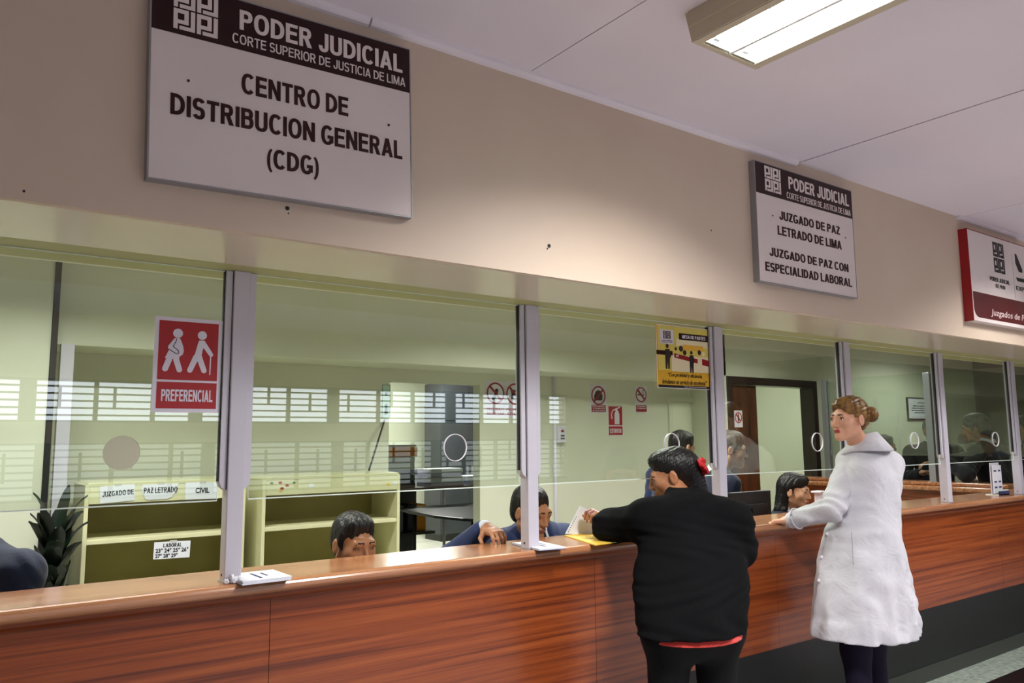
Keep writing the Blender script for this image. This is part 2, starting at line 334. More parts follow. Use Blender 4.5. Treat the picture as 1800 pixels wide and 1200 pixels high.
# aluminium jamb at the left corner, service pipe and switch on the back wall
struct(box('trim_4', POSTM, .555, .62, 4.93, 5.0, 0, 2.042)); struct(box('trim_5', GASK, .502, .53, 4.885, 4.99, 0, ZC))
p0 = at(975, 700, YB-.02)
bm = bmesh.new(); tube(bm, [(p0.x, YB-.014, 0), (p0.x, YB-.014, 2.05)], .014, 12)
pipe = thing('wall_pipe', 'thin white conduit pipe running down the office wall behind the second grey post', 'pipe', (0, 0, 0)); obj('conduit', bm, PAPERW, pipe)
for z in (.6, 1.25, 1.9): box('clip', PAPERW, p0.x-.026, p0.x+.026, YB-.006, YB, z-.01, z+.01, pipe)
p1 = at(986, 763, YB-.03)
sw = thing('switch_box', 'small white electrical switch box beside the white wall pipe', 'switch', (p1.x, YB, p1.z))
box('casing', PAPERW, -.045, .045, -.05, 0, -.072, .072, sw, .006); box('button', DRED, -.012, .012, -.056, -.05, .02, .036, sw)
for z in (-.012, -.036): box('rocker', mat('grey_plastic', (90, 92, 96), .5) if z > -.02 else MATS['grey_plastic'], -.02, .022, -.054, -.05, z-.006, z+.006, sw)
# ------------------------------------------------------------------ counter
ZT = 1.5-.4396
cx0, cx1 = -2.98, 11.48
ct = thing('service_counter', 'long cherry wood service counter with rounded edge and black plinth, running the whole hall', 'counter', (0, 2.6, 0))
prof = [(2.865, ZT-.04), (2.865, ZT)]+[(2.565-.02*sin(t), ZT-.02+.02*cos(t)) for t in [pi*k/10 for k in range(11)]]
bm = bmesh.new(); a = [bm.verts.new((cx0, y-2.6, z)) for y, z in prof]; b = [bm.verts.new((cx1, y-2.6, z)) for y, z in prof]
for i in range(len(prof)): bm.faces.new((a[i], a[(i+1) % len(prof)], b[(i+1) % len(prof)], b[i]))
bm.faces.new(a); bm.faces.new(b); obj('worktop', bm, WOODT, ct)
bm = bmesh.new(); prof = [(2.604, ZT-.04), (2.575, ZT-.04), (2.575, ZT-.052), (2.59, ZT-.064), (2.604, ZT-.07)]
a = [bm.verts.new((cx0, y-2.6, z)) for y, z in prof]; b = [bm.verts.new((cx1, y-2.6, z)) for y, z in prof]
for i in range(5): bm.faces.new((a[i], a[(i+1) % 5], b[(i+1) % 5], b[i]))
obj('moulding', bm, WOODP, ct)
ZP = 1.5-.412*2.604
xs = [cx0, -1.6, -.33, .93, 2.337, 3.6, 4.9, 6.2, 7.5, 8.8, 10.1, cx1]
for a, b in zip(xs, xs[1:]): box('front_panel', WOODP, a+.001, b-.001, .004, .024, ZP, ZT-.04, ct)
box('plinth', PLINTH, cx0, cx1, .006, .026, .09, ZP, ct); box('skirting', KICK, cx0, cx1, 0, .026, 0, .09, ct)
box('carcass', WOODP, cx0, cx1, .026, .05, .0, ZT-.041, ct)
# return counter on the right
rc = thing('return_counter', 'cherry wood return counter running back from the main counter between office and far waiting area', 'counter', (7.3, 3.9, 0))
box('worktop', WOODT, -.17, .17, -.955, 1.09, ZT-.04, ZT, rc, .012); box('worktop_ledge', WOODT, -.06, .2, -.955, 1.09, ZT+.0, ZT+.03, rc, .008)
box('body_panel', WOODP, -.12, .12, -.955, 1.09, 0, ZT-.04, rc)
# desk behind the counter carrying the monitor
dk = thing('office_desk', 'low brown work desk behind the counter below the black monitor', 'desk', (4.0, 3.16, 0))
box('desktop', WOODT, -.7, .35, -.2, .06, .72, .75, dk, .004); box('leg_panel', WOODP, -.68, -.65, -.19, .05, 0, .72, dk); box('leg_panel', WOODP, .3, .33, -.19, .05, 0, .72, dk)
# ------------------------------------------------------------------ partition posts and glass
PY = 2.59
def post(xc, label, zb=ZT, yb=PY, top=ZS, chan=True):
    t = thing('partition_post', label, 'post', (xc, yb, zb), 0, 'grey posts holding the glass partition')
    h = top-zb; box('column', POSTM, -.0265, .0265, 0, .055, 0, h, t, .003)
    zc = 1.345-zb
    for s in (-1, 1):
        bm = bmesh.new(); pr = [(s*.0275, zc), (s*.0275, h-.002), (s*.049, h-.002), (s*.049, zc+.028), (s*.042, zc+.012)]
        prism(bm, pr, .012, .05); obj('glazing_channel', bm, POSTM, t)
        box('gasket', GASK, s*.0500-.0012, s*.0500+.0012, .022, .040, zc+.03, h-.003, t)
        box('gasket', GASK, s*.0270-.0015, s*.0270+.0015, .0105, .02, zc+.005, h-.003, t)
    bm = bmesh.new(); tube(bm, [(-.0262, .03, .022), (-.028, .03, .022)], .004, 10); obj('screw', bm, GASK, t)
    box('foot_plate', ALU, -.03, .03, -.003, .058, 0, .004, t)
    return t
POSTX = [.802, 2.0015, 3.193, 4.36, 5.497, 6.62]
PL = ['grey partition post standing next to the red priority sign, first from the left', 'grey partition post in front of the seated clerk in a navy suit', 'grey partition post beside the yellow poster, behind the woman in black',
      'grey partition post behind the head of the woman in the white coat', 'grey partition post to the right of the woman in the white coat', 'grey partition post beside the white leaflet holder, furthest right']
for x, l in zip(POSTX, PL): post(x, l)
post(7.76, 'grey partition post just outside the right edge of the view'); post(-.4, 'grey partition post just outside the left edge of the view')
bm = bmesh.new()
R = random.Random(2)
for k in range(9): bmesh.ops.create_icosphere(bm, subdivisions=2, radius=R.uniform(.006, .012), matrix=Matrix.Translation((R.uniform(-.022, .022), R.uniform(-.006, .006), R.uniform(.006, .02))))
for v in bm.verts: v.co += Vector((R.uniform(-.002, .002) for _ in range(3)))
for v in bm.verts: v.co.z = max(v.co.z, 0)
pz = at(407, 1020, PY-.014); tag(obj('crumpled_tape', bm, PAPER, loc=(pz.x+.005, PY-.016, ZT+.0)), 'crumpled white tape at the foot of the post by the red priority sign', 'tape')
PANEL = ['clear glass pane with the red priority sign stuck on it and a closed speak hole', 'clear glass pane with round speak hole in front of the tall dark cabinet', 'clear glass pane with the yellow poster stuck in its upper right corner',
         'clear glass pane with a round speak hole left of the woman in the white coat', 'clear glass pane with a speak hole right behind the woman in the white coat', 'clear glass pane in front of the men in dark suits, between fifth and sixth post', 'clear glass pane at the right edge beyond the leaflet holder']
ed = [-.4]+POSTX+[7.76]
HOLEX = [.469, 1.645, 2.86, 4.055, 5.135, 6.3, None]
for i, (a, b) in enumerate(zip(ed, ed[1:])):
    a += .05; b -= .05; z0, z1 = 1.5-.0715*2.62, 1.5+.2125*2.62
    bm = bmesh.new(); hx = HOLEX[i]
    prism(bm, [(a, z0), (b, z0), (b, z1), (a, z1)], -.003, .003, [circle(hx, 1.47, .051, 40)] if hx else [], 0, 1)
    g = obj('glass_pane', bm, [GLASS, GEDGE], loc=(0, 2.62, 0), recalc=True); tag(g, PANEL[i], 'glass pane', 'clear glass panes over the counter')
    bm = bmesh.new(); bx(bm, a, b, -.0040, -.0031, z0, z0+.004); obj('lower_edge_glint', bm, GEDGE, g); bm = bmesh.new(); bx(bm, a, b, -.0040, -.0031, z1-.003, z1); obj('upper_edge_glint', bm, GEDGE, g)  # pale strips paint the bright line that refraction draws along the edges
    if i == 0:
        bm = bmesh.new(); prism(bm, circle(hx, 1.47, .0505, 40), -.002, .002); obj('hole_cover', bm, mat('cream_disc', (204, 204, 178), .5), g)
    elif hx:
        bm = bmesh.new(); prism(bm, circle(hx, 1.47, .0525, 40), -.0034, .0034, [circle(hx, 1.47, .0500, 40)]); obj('hole_rim', bm, PAPERW, g)
bm = bmesh.new(); bx(bm, 7.76+.05, 11.47, 2.617, 2.623, 1.312, 2.04)
tag(obj('glass_pane', bm, GLASS), 'clear glass pane outside the right edge of the view', 'glass pane', 'clear glass panes over the counter')
bm = bmesh.new(); bx(bm, -2.98, -.45, 2.617, 2.623, 1.312, 2.04)
tag(obj('glass_pane', bm, GLASS), 'clear glass pane outside the left edge of the view', 'glass pane', 'clear glass panes over the counter')
# return partition
for y, l in ((4.60, 'thin aluminium post at the far end of the return partition beside the dark door frame'), (3.57, 'thin aluminium post on the return counter in front of the man with the yellow tie')):
    t = thing('return_post', l, 'post', (7.3, y, ZT+.031), 0, 'aluminium posts on the return counter'); hh = 2.04-ZT
    box('column', ALU, -.03, .03, -.03, .03, 0, hh, t, .004); box('gasket', GASK, -.006, .006, -.034, -.03, .28, hh-.02, t); box('foot_plate', ALU, -.04, .04, -.04, .04, 0, .005, t)
for y0, y1, hy, l in ((3.605, 4.565, 4.4, 'clear return partition pane beside the dark doorway'), (2.75, 3.535, 3.3, 'clear return partition pane nearest the main counter')):
    bm = bmesh.new(); prism(bm, [(y0, 1.32), (y1, 1.32), (y1, 2.07), (y0, 2.07)], -.003, .003, [circle(hy, 1.47, .05, 36)], 0, 1)
    g = obj('screen_glass', bm, [GLASS, GEDGE], loc=(7.3, 0, 0)); g.rotation_euler = (0, 0, pi/2); tag(g, l, 'glass pane')
# ------------------------------------------------------------------ ceiling lamps
def lamp_make(label):
    t = thing('ceiling_lamp', label, 'lamp', (0, 0, ZC), 0, 'fluorescent ceiling lamps')
    LAMPW = mat('lamp_enamel', (196, 186, 160), .4); REF = mat('lamp_reflector', (236, 240, 238), .18, metal=.35); W2, L2, D = .165, .63, .09
    bm = bmesh.new()   # housing: shallow tray with sloped lower flank
    for s in (-1, 1):
        bx(bm, s*W2-.006, s*W2+.006, -L2, L2, -.05, 0); vs = bx(bm, s*(W2-.004)-.006, s*(W2-.004)+.006, -L2, L2, -D, -.05)
        for v in vs:
            if v.co.z < -.08: v.co.x -= s*.012
        bx(bm, s*(W2-.03)-.016, s*(W2-.03)+.012, -L2+.01, L2-.01, -D-.002, -D+.004)
    bx(bm, -W2, W2, -L2, L2, -.012, 0)
    obj('housing', bm, LAMPW, t)
    for s in (-1, 1):
        bm = bmesh.new(); vs = bx(bm, -W2, W2, s*(L2+.008)-.008, s*(L2+.008)+.008, -D-.002, 0)
        for v in vs:
            if v.co.z < -.08: v.co.y -= s*.012; v.co.x *= .93
        obj('end_cap', bm, LAMPW, t)
    for s in (-1, 1):
        bm = bmesh.new(); c = s*.069
        for k in range(8):
            a0, a1 = pi*k/8, pi*(k+1)/8
            v = [bm.verts.new((c+.062*cos(a), y, -.082+.066*sin(a))) for a, y in ((a0, -L2+.01), (a1, -L2+.01), (a1, L2-.01), (a0, L2-.01))]; bm.faces.new(v)
        for y in [(-L2+.02)+(2*L2-.04)*k/11 for k in range(12)]:
            v = [bm.verts.new(q) for q in ((c-.06, y, -.088), (c+.06, y, -.088), (c+.055, y, -.045), (c-.055, y, -.045))]; bm.faces.new(v)
        obj('reflector', bm, REF, t, recalc=False)
        bm = bmesh.new(); tube(bm, [(c, -L2+.03, -.045), (c, L2-.03, -.045)], .013, 12); obj('tube', bm, emit('tube_light', (250, 255, 252), 30) if 'TL' not in MATS else MATS['TL'], t)
        for e in (-1, 1): box('lamp_holder', REF, c-.012, c+.012, e*(L2-.02)-.008, e*(L2-.02)+.008, -.07, -.012, t)
    bm = bmesh.new(); bx(bm, -.006, .006, -L2+.01, L2-.01, -D-.002, -.03); obj('divider', bm, REF, t)
    return t
lamp0 = None
for grp, lamps in (('hall', HALL_LAMPS), ('office', OFFICE_LAMPS)):
    for i, (x, y, w, tint) in enumerate(lamps):
        if lamp0 is None: lamp0 = lamp_make('twin tube ceiling lamp with open louvre, lit, above the hall'); t = lamp0
        else: t = dup(lamp0, (0, 0, 0), '%s twin tube ceiling lamp outside the view, number %d' % (grp, i))
        t.location = (x, y, ZC)
        if grp == 'office': t.rotation_euler = (0, 0, pi/2)
        L = bpy.data.lights.new('lamp_light', 'AREA'); L.shape = 'RECTANGLE'; L.size = .28; L.size_y = 1.10; L.energy = w; L.spread = rad(180 if tint == 2 else 140); L.color = (1, .97, .95) if tint == 1 else (1, 1, .93)
        lo = bpy.data.objects.new('lamp_light', L); COL.objects.link(lo); lo.location = (0, 0, -.092); lo.parent = t
# ------------------------------------------------------------------ signs on the header wall
def hung(label, x, z, tilt, w, h, band):
    t = thing('wall_sign', label, 'sign', (x, YW, z)); t.rotation_euler = (0, -tilt, 0)
    bm = bmesh.new(); bx(bm, 0, w, -.03, 0, 0, h); o = obj('board', bm, SIGNW, t, .0015)
    bm = bmesh.new()
    for a in ((-.004, 0, -.031, 0, -.004, h+.004), (w, w+.004, -.031, 0, -.004, h+.004), (0, w, -.031, 0, -.004, 0), (0, w, -.031, 0, h, h+.004)): bx(bm, *a)
    obj('edge_strip', bm, SIGNE, t)
    if band: bm = bmesh.new(); bx(bm, 0, w, -.0315, -.03, h-band, h); obj('header_band', bm, MAROON, t)
    return t
def line(t, txt, lb, lt, rb, m, y, bold, shear=0, tilt=0):
    """writing placed by its three measured corners: lower left, upper left, lower right"""
    o = t.location; q = []
    for p in (lb, lt, rb):
        v = at(p[0], p[1], YW+y)-o; c, s = cos(tilt), sin(tilt); q.append((v.x*c+v.z*s, -v.x*s+v.z*c))
    z0 = (q[0][1]+q[2][1])/2; return lettering(txt, (q[0][0]+q[1][0])/2, q[2][0], z0, z0+(q[1][1]-q[0][1]), y-.0005, m, t, bold, shear)
T1 = rad(1.45)
s1 = hung('large white and maroon sign reading CENTRO DE DISTRIBUCION GENERAL (CDG)', .398, 1.5+.654, T1, .742, .530, .139)
line(s1, 'PODER JUDICIAL', (420, 52), (422, 18), (707, 128), INKL, -.0315, .045, 0, T1)
line(s1, 'CORTE SUPERIOR DE JUSTICIA DE LIMA', (408, 74.5), (409, 58), (712, 152), INKL, -.0315, .012, 0, T1)
line(s1, 'CENTRO DE', (424, 165), (425, 130), (612, 203), INK, -.03, .035, 0, T1)
line(s1, 'DISTRIBUCION GENERAL', (299, 200), (300, 163), (707, 280), INK, -.03, .035, 0, T1)
line(s1, '(CDG)', (469, 304), (470, 259), (560, 318), INK, -.03, .03, 0, T1)
def sloc(t, px, py, y, tilt):
    v = at(px, py, YW+y)-t.location; c, s = cos(tilt), sin(tilt); return (v.x*c+v.z*s, -v.x*s+v.z*c)
a = sloc(s1, 304.5, 49.5, -.0315, T1); b = sloc(s1, 382.5, 67.5, -.0315, T1); w = b[0]-a[0]
bm = bmesh.new(); emblem(bm, a[0], (a[1]+b[1])/2, w, w*1.02, -.033, -.0315); obj('emblem', bm, INKL, s1)
for px, py in ((331, 142), (683, 220)):
    q = sloc(s1, px, py, -.03, T1); bm = bmesh.new(); prism(bm, circle(q[0], q[1], .0035, 12), -.0325, -.03); obj('screw', bm, BLACK, s1)
T2 = rad(-.1)
s2 = hung('white and maroon sign reading JUZGADO DE PAZ LETRADO DE LIMA', 2.838, 1.5+.668, T2, .757, .533, .140)
line(s2, 'PODER JUDICIAL', (1385.5, 330.5), (1385.5, 309.5), (1492, 364), INKL, -.0315, .04, 0, T2)
line(s2, 'CORTE SUPERIOR DE JUSTICIA DE LIMA', (1382.5, 347), (1382.5, 336.5), (1495, 380.5), INKL, -.0315, .012, 0, T2)
line(s2, 'JUZGADO DE PAZ', (1369.6, 384.5), (1369.6, 369.5), (1476.4, 413.6), INK, -.03, .03, 0, T2)
line(s2, 'LETRADO DE LIMA', (1366.6, 410.6), (1366.6, 395), (1479.4, 440), INK, -.03, .03, 0, T2)
line(s2, 'JUZGADO DE PAZ CON', (1352.5, 448.4), (1352.5, 433.4), (1491.4, 479), INK, -.03, .03, 0, T2)
line(s2, 'ESPECIALIDAD LABORAL', (1345, 473.6), (1345, 458), (1497.4, 506), INK, -.03, .03, 0, T2)
a = sloc(s2, 1345, 333.5, -.0315, T2); b = sloc(s2, 1373, 342.5, -.0315, T2); w = b[0]-a[0]
bm = bmesh.new(); emblem(bm, a[0], (a[1]+b[1])/2, w, w*.98, -.033, -.0315); obj('emblem', bm, INKL, s2)
for px, py in ((1358, 379), (1486, 418)):
    q = sloc(s2, px, py, -.03, T2); bm = bmesh.new(); prism(bm, circle(q[0], q[1], .003, 12), -.0325, -.03); obj('screw', bm, BLACK, s2)
s3 = thing('wall_sign', 'white sign with red edge and dark red lower band, cut off at the right edge', 'sign', (4.77, YW, 1.5+.652))
w, h = .80, .535
box('board', SIGNW, 0, w, -.05, 0, 0, h, s3, .002); bm = bmesh.new()
for q in ((-.004, 0, -.051, 0, -.002, h+.004), (0, w, -.051, 0, h, h+.004)): bx(bm, *q)
obj('edge_strip', bm, DRED, s3)
bm = bmesh.new(); prism(bm, [(.012, .17), (w, .17), (w, .022), (.07, .022), (.045, .027), (.026, .04), (.015, .06), (.012, .085)], -.0515, -.05); obj('lower_band', bm, mat('band_red', (78, 8, 13), .4), s3)
Y3 = -.0505
def l3(txt, lb, lt, rb, m, bold=.02, shear=0): return line(s3, txt, lb, lt, rb, m, Y3, bold, shear)
a = sloc(s3, 1748.5, 478, -.05, 0); b = sloc(s3, 1767, 482, -.05, 0)
bm = bmesh.new(); ww = b[0]-a[0]; emblem(bm, a[0], (a[1]+b[1])/2, ww, ww*1.3, -.0515, -.05); obj('emblem', bm, BLACK, s3)
l3('PODER JUDICIAL', (1740, 491), (1740, 484), (1775, 502), BLACK, .005); l3('DEL PERU', (1750, 504), (1750, 498), (1767, 510), BLACK, .005)
a = sloc(s3, 1780, 470, -.05, 0); bm = bmesh.new(); bx(bm, a[0], a[0]+.0015, -.0508, -.05, .18, .46); obj('divider', bm, SIGNE, s3)
a = sloc(s3, 1786, 490, -.05, 0); bm = bmesh.new()
prism(bm, [(a[0]+.01, a[1]+.10), (a[0]+.05, a[1]+.05), (a[0]+.1, a[1]+.05), (a[0]+.1, a[1]+.07), (a[0]+.03, a[1]+.16), (a[0]+.01, a[1]+.16)], -.0512, -.05)
prism(bm, [(a[0]+.0, a[1]+.01), (a[0]+.16, a[1]+.01), (a[0]+.15, a[1]-.012), (a[0]+.02, a[1]-.012)], -.0512, -.05); obj('emblem', bm, BLACK, s3)
l3('EXPEDIENTE', (1786, 508), (1786, 501), (1830, 521), BLACK, .005)
l3('Juzgados de Paz Letrado', (1740, 548), (1742, 534), (1842, 583), INKL, .0, .2)
# ------------------------------------------------------------------ things stuck on the glass
YG = 2.617
pf = thing('priority_sign', 'red and white priority sign PREFERENCIAL stuck on the glass beside the first post', 'sign', (.545, YG, 1.5+.092))
w, h = .204, .298; Y0 = -.003
box('sheet', PAPERW, 0, w, Y0, 0, 0, h, pf); bm = bmesh.new(); bx(bm, .012, w-.012, Y0-.0008, Y0, .101, h-.012); obj('picture_field', bm, RED, pf)
bm = bmesh.new(); bx(bm, .012, w-.012, Y0-.0008, Y0, .012, .094); obj('word_field', bm, RED, pf)
lettering('PREFERENCIAL', .026, w-.024, .034, .071, Y0-.0008, PAPERW, pf, .035)
def U(px, py): return (.012+(px-220)/640*(w-.024), h-.012-(py-125)/630*(h-.113))     # marks measured inside the red field
def strip(bm, pts, r, y0, y1):
    for (a, ra), (b, rb) in zip(zip(pts, r), list(zip(pts, r))[1:]):
        d = Vector((b[0]-a[0], b[1]-a[1])).normalized(); n = Vector((-d.y, d.x)); th = math.atan2(n.y, n.x)
        pl = [(a[0]+ra*cos(th+pi*k/8), a[1]+ra*sin(th+pi*k/8)) for k in range(9)]+[(b[0]+rb*cos(th+pi+pi*k/8), b[1]+rb*sin(th+pi+pi*k/8)) for k in range(9)]
        prism(bm, pl, y0, y1)
ys = (Y0-.0016, Y0-.0008); bm = bmesh.new(); q = 1/3300
c = U(418, 255); prism(bm, circle(c[0], c[1], .0146, 24), *ys)
prism(bm, [U(*p) for p in ((385, 308), (440, 306), (462, 350), (480, 400), (487, 440), (478, 480), (445, 505), (440, 535), (290, 527), (330, 440), (318, 412), (325, 390))], *ys)
strip(bm, [U(335, 540), U(298, 640)], [.0088, .0085], *ys); strip(bm, [U(410, 540), U(447, 645)], [.0088, .0085], *ys)
obj('pregnant_figure', bm, PAPERW, pf)
bm = bmesh.new(); y2 = (Y0-.0022, Y0-.0016)
strip(bm, [U(405, 318), U(400, 345), U(372, 400), U(425, 438), U(434, 455), U(428, 475), U(410, 478), U(330, 432)], [.0011]*8, *y2); obj('arm_outline', bm, INK, pf)
bm = bmesh.new(); c = U(680, 262); prism(bm, circle(c[0], c[1], .0140, 24), *ys)
prism(bm, [U(*p) for p in ((650, 318), (712, 318), (715, 355), (690, 420), (680, 480), (640, 525), (600, 500), (640, 340))], *ys)
strip(bm, [U(622, 500), U(560, 645)], [.009, .0082], *ys); strip(bm, [U(650, 490), U(712, 645)], [.009, .0082], *ys); strip(bm, [U(700, 355), U(785, 468)], [.0078, .0065], *ys)
obj('old_figure', bm, PAPERW, pf); bm = bmesh.new(); strip(bm, [U(781, 470), U(778, 685)], [.0019, .0019], *ys); obj('cane', bm, PAPERW, pf)
# yellow poster
po = thing('poster', 'yellow poster MESA DE PARTES on the glass beside the third post', 'poster', (2.768, YG, 1.5+.237)); w, h = .372, .305
box('sheet', mat('poster_yellow', (226, 176, 44), .35, coat=.4), 0, w, -.003, 0, 0, h, po); bm = bmesh.new()
for q in ((0, w, -.0034, -.003, 0, .004), (0, .004, -.0034, -.003, 0, h), (0, w, -.0034, -.003, h-.003, h)): bx(bm, *q)
obj('border', bm, PAPERW, po)
bx_ = lambda n, m, x0, x1, z0, z1, d: box(n, m, x0*w, x1*w, -.003-d, -.003-d+.0004, z0*h, z1*h, po)
bx_('photo_field', mat('poster_lime', (214, 206, 110), .35, coat=.4, var=(14, (232, 210, 96))), .03, 1, .28, .985, .0004)
bx_('photo_light', mat('poster_cream', (240, 228, 190), .35, coat=.4), .38, .995, .68, .80, .0006); bx_('photo_light', MATS['poster_cream'], .28, .995, .27, .53, .0006)
bx_('photo_glow', mat('poster_amber', (240, 186, 60), .35, coat=.4), .5, .9, .62, .71, .0008); bx_('photo_band', MAROON, .0, .3, .52, .59, .0008)
bm = bmesh.new(); prism(bm, [(.33*w, .56*h), (.78*w, .49*h), (.78*w, .42*h), (.33*w, .49*h)], -.0042, -.0038); prism(bm, [(.87*w, .5*h), (w, .48*h), (w, .38*h), (.87*w, .4*h)], -.0042, -.0038); obj('counter_band', bm, DRED, po)
lettering('07', .36*w, .42*w, .50*h, .54*h, -.0042, PAPERW, po, .03)
bx_('title_band', MAROON, .43, 1, .785, .89, .0012); lettering('MESA DE PARTES', .49*w, .95*w, .81*h, .865*h, -.0042, PAPERW, po, .04)
bx_('emblem_card', PAPERW, .075, .325, .70, .925, .0012); bm = bmesh.new(); emblem(bm, .13*w, .78*h, .14*w, .125*h, -.0046, -.0042); obj('emblem', bm, MAROON, po)
lettering('CORTE SUPERIOR', .10*w, .30*w, .742*h, .757*h, -.0042, MAROON, po, 0); lettering('DE JUSTICIA DE LIMA', .10*w, .305*w, .715*h, .728*h, -.0042, MAROON, po, 0)
def sil(cx, z0, z1, name, m):
    bm = bmesh.new(); H_ = (z1-z0)*h; X = cx*w; Z = z0*h
    prism(bm, circle(X, Z+H_*.91, H_*.085, 16), -.0046, -.0042)
    prism(bm, [(X-H_*.13, Z+H_*.78), (X+H_*.12, Z+H_*.8), (X+H_*.19, Z+H_*.5), (X+H_*.13, Z+H_*.42), (X+H_*.11, Z), (X+H_*.03, Z), (X, Z+H_*.3), (X-H_*.04, Z), (X-H_*.12, Z), (X-H_*.13, Z+H_*.45)], -.0046, -.0042); obj(name, bm, m, po)
sil(.66, .265, .62, 'photo_figure', BLACK); sil(.2, .30, .70, 'photo_figure', mat('poster_dark', (44, 34, 30), .4))
for cx, z, r in ((.36, .63, .02), (.46, .64, .035), (.53, .58, .03), (.82, .6, .03), (.9, .58, .03)):
    bm = bmesh.new(); prism(bm, circle(cx*w, z*h, r*h*1.4, 10), -.0046, -.0042); obj('photo_clerk', bm, MATS['poster_dark'] if cx != .9 else MATS['poster_cream'], po)
lettering('“Con probidad y eficiencia,', .2*w, .86*w, .165*h, .245*h, -.0036, BLACK, po, .0, .35)
lettering('brindamos un servicio de excelencia”', .09*w, .95*w, .065*h, .14*h, -.0036, BLACK, po, .0, .35)
bx_('foot_band', BLACK, .02, 1, .008, .05, .0008); lettering('CORTE SUPERIOR DE JUSTICIA DE LIMA', .5*w, .94*w, .018*h, .036*h, -.0038, PAPERW, po, 0)
# ------------------------------------------------------------------ signs on the office wall
def osign(label, px, py, w, h, kind, text=None):
    p = at(px, py, YB-.004); t = thing('safety_sign', label, 'sign', (p.x, YB, p.z), 0, None)
    box('plate', PAPERW if kind != 'ext' else PAPERW, -w/2, w/2, -.004, 0, -h/2, h/2, t); y = (-.0052, -.004); y3 = (-.0060, -.0052)
    if kind == 'ext':
        bm = bmesh.new(); bx(bm, -w/2+.004, w/2-.004, y[0], y[1], -h/2+.095, h/2-.004); bx(bm, -w/2+.004, w/2-.004, y[0], y[1], -h/2+.004, -h/2+.083); obj('red_field', bm, RED, t)
        bm = bmesh.new(); prism(bm, [(-.012, -h/2+.102), (.048, -h/2+.102), (.05, h/2-.075), (.036, h/2-.05), (.03, h/2-.038), (.006, h/2-.038), (0, h/2-.05), (-.014, h/2-.075)], *y3)
        strip(bm, [(.02, h/2-.03), (-.03, h/2-.04), (-.052, h/2-.075), (-.046, h/2-.115)], [.006, .005, .005, .007], *y3); strip(bm, [(0, h/2-.03), (.055, h/2-.012)], [.006, .005], *y3); obj('extinguisher_pictogram', bm, PAPERW, t)
        lettering('EXTINTOR', -w/2+.018, w/2-.018, -h/2+.022, -h/2+.062, y[0], PAPERW, t, .03); return t
    r = w*.44; cz = h/2-w*.5
    bm = bmesh.new(); prism(bm, circle(0, cz, r, 36), *y3, [circle(0, cz, r*.84, 36)]); s = -1 if kind == 'cam' else 1; a = r*.64
    prism(bm, [(-a-.007, cz+s*a-s*.007), (-a+.007, cz+s*a+s*.007), (a+.007, cz-s*a+s*.007), (a-.007, cz-s*a-s*.007)][::s], *y3); obj('prohibition_ring', bm, DRED, t)
    bm = bmesh.new()
    if kind == 'cam': prism(bm, circle(0, cz+.006, r*.5, 14), *y); prism(bm, [(-r*.6, cz-r*.5), (r*.5, cz-r*.5), (r*.6, cz+r*.1), (-r*.6, cz+r*.1)], *y)
    elif kind == 'smoke':
        bx(bm, -r*.62, r*.3, y[0], y[1], cz-.008, cz+.004); bx(bm, r*.34, r*.55, y[0], y[1], cz-.008, cz+.004); strip(bm, [(r*.45, cz+.012), (r*.3, cz+.03), (r*.5, cz+.045)], [.003]*3, *y)
    elif kind == 'hat':
        prism(bm, circle(.012, cz+.022, r*.2, 14), *y); strip(bm, [(.01, cz+.005), (-.01, cz-.03), (-.03, cz-.05)], [.014, .016, .01], *y)
    else: prism(bm, [(-r*.5, cz+.03), (r*.7, cz+.038), (r*.7, cz+.018), (-r*.02, cz+.012), (-r*.1, cz-.045), (-r*.42, cz-.045), (-r*.38, cz+.004)], *y)
    obj('pictogram', bm, BLACK, t)
    if text and kind in ('cam', 'smoke'):
        bm = bmesh.new(); bx(bm, -w/2+.012, w/2-.012, y[0], y[1], -h/2+.012, -h/2+.075); obj('text_field', bm, DRED, t)
        for k, s_ in enumerate(text): lettering(s_, -w/2+.02+.004*k, w/2-.02-.004*k, -h/2+.058-.02*k, -h/2+.071-.02*k, y[0], PAPERW, t, .01)
    elif text:
        for k, s_ in enumerate(text): lettering(s_, -w/2+.016, w/2-.016, -h/2+.052-.036*k, -h/2+.078-.036*k, -.004, RED, t, .02)
    return t
osign('white no cameras sign with red ring, up left of the extinguisher sign', 1052, 701, .200, .262, 'cam', ['PROHIBIDO', 'TOMAR', 'FOTOS'])
osign('red EXTINTOR fire extinguisher sign on the office wall', 1082, 739, .180, .272, 'ext')
osign('white no smoking sign with red ring, right of the extinguisher sign', 1127, 702, .165, .258, 'smoke', ['PROHIBIDO', 'FUMAR'])
osign('white no hats sign with red ring, left of the second post', 871, 701, .205, .300, 'hat', ['PROHIBIDO', 'INGRESAR'])
osign('white no weapons sign with red ring, half hidden behind the second post', 905, 702, .205, .300, 'gun', ['PROHIBIDO', 'ARMAS'])
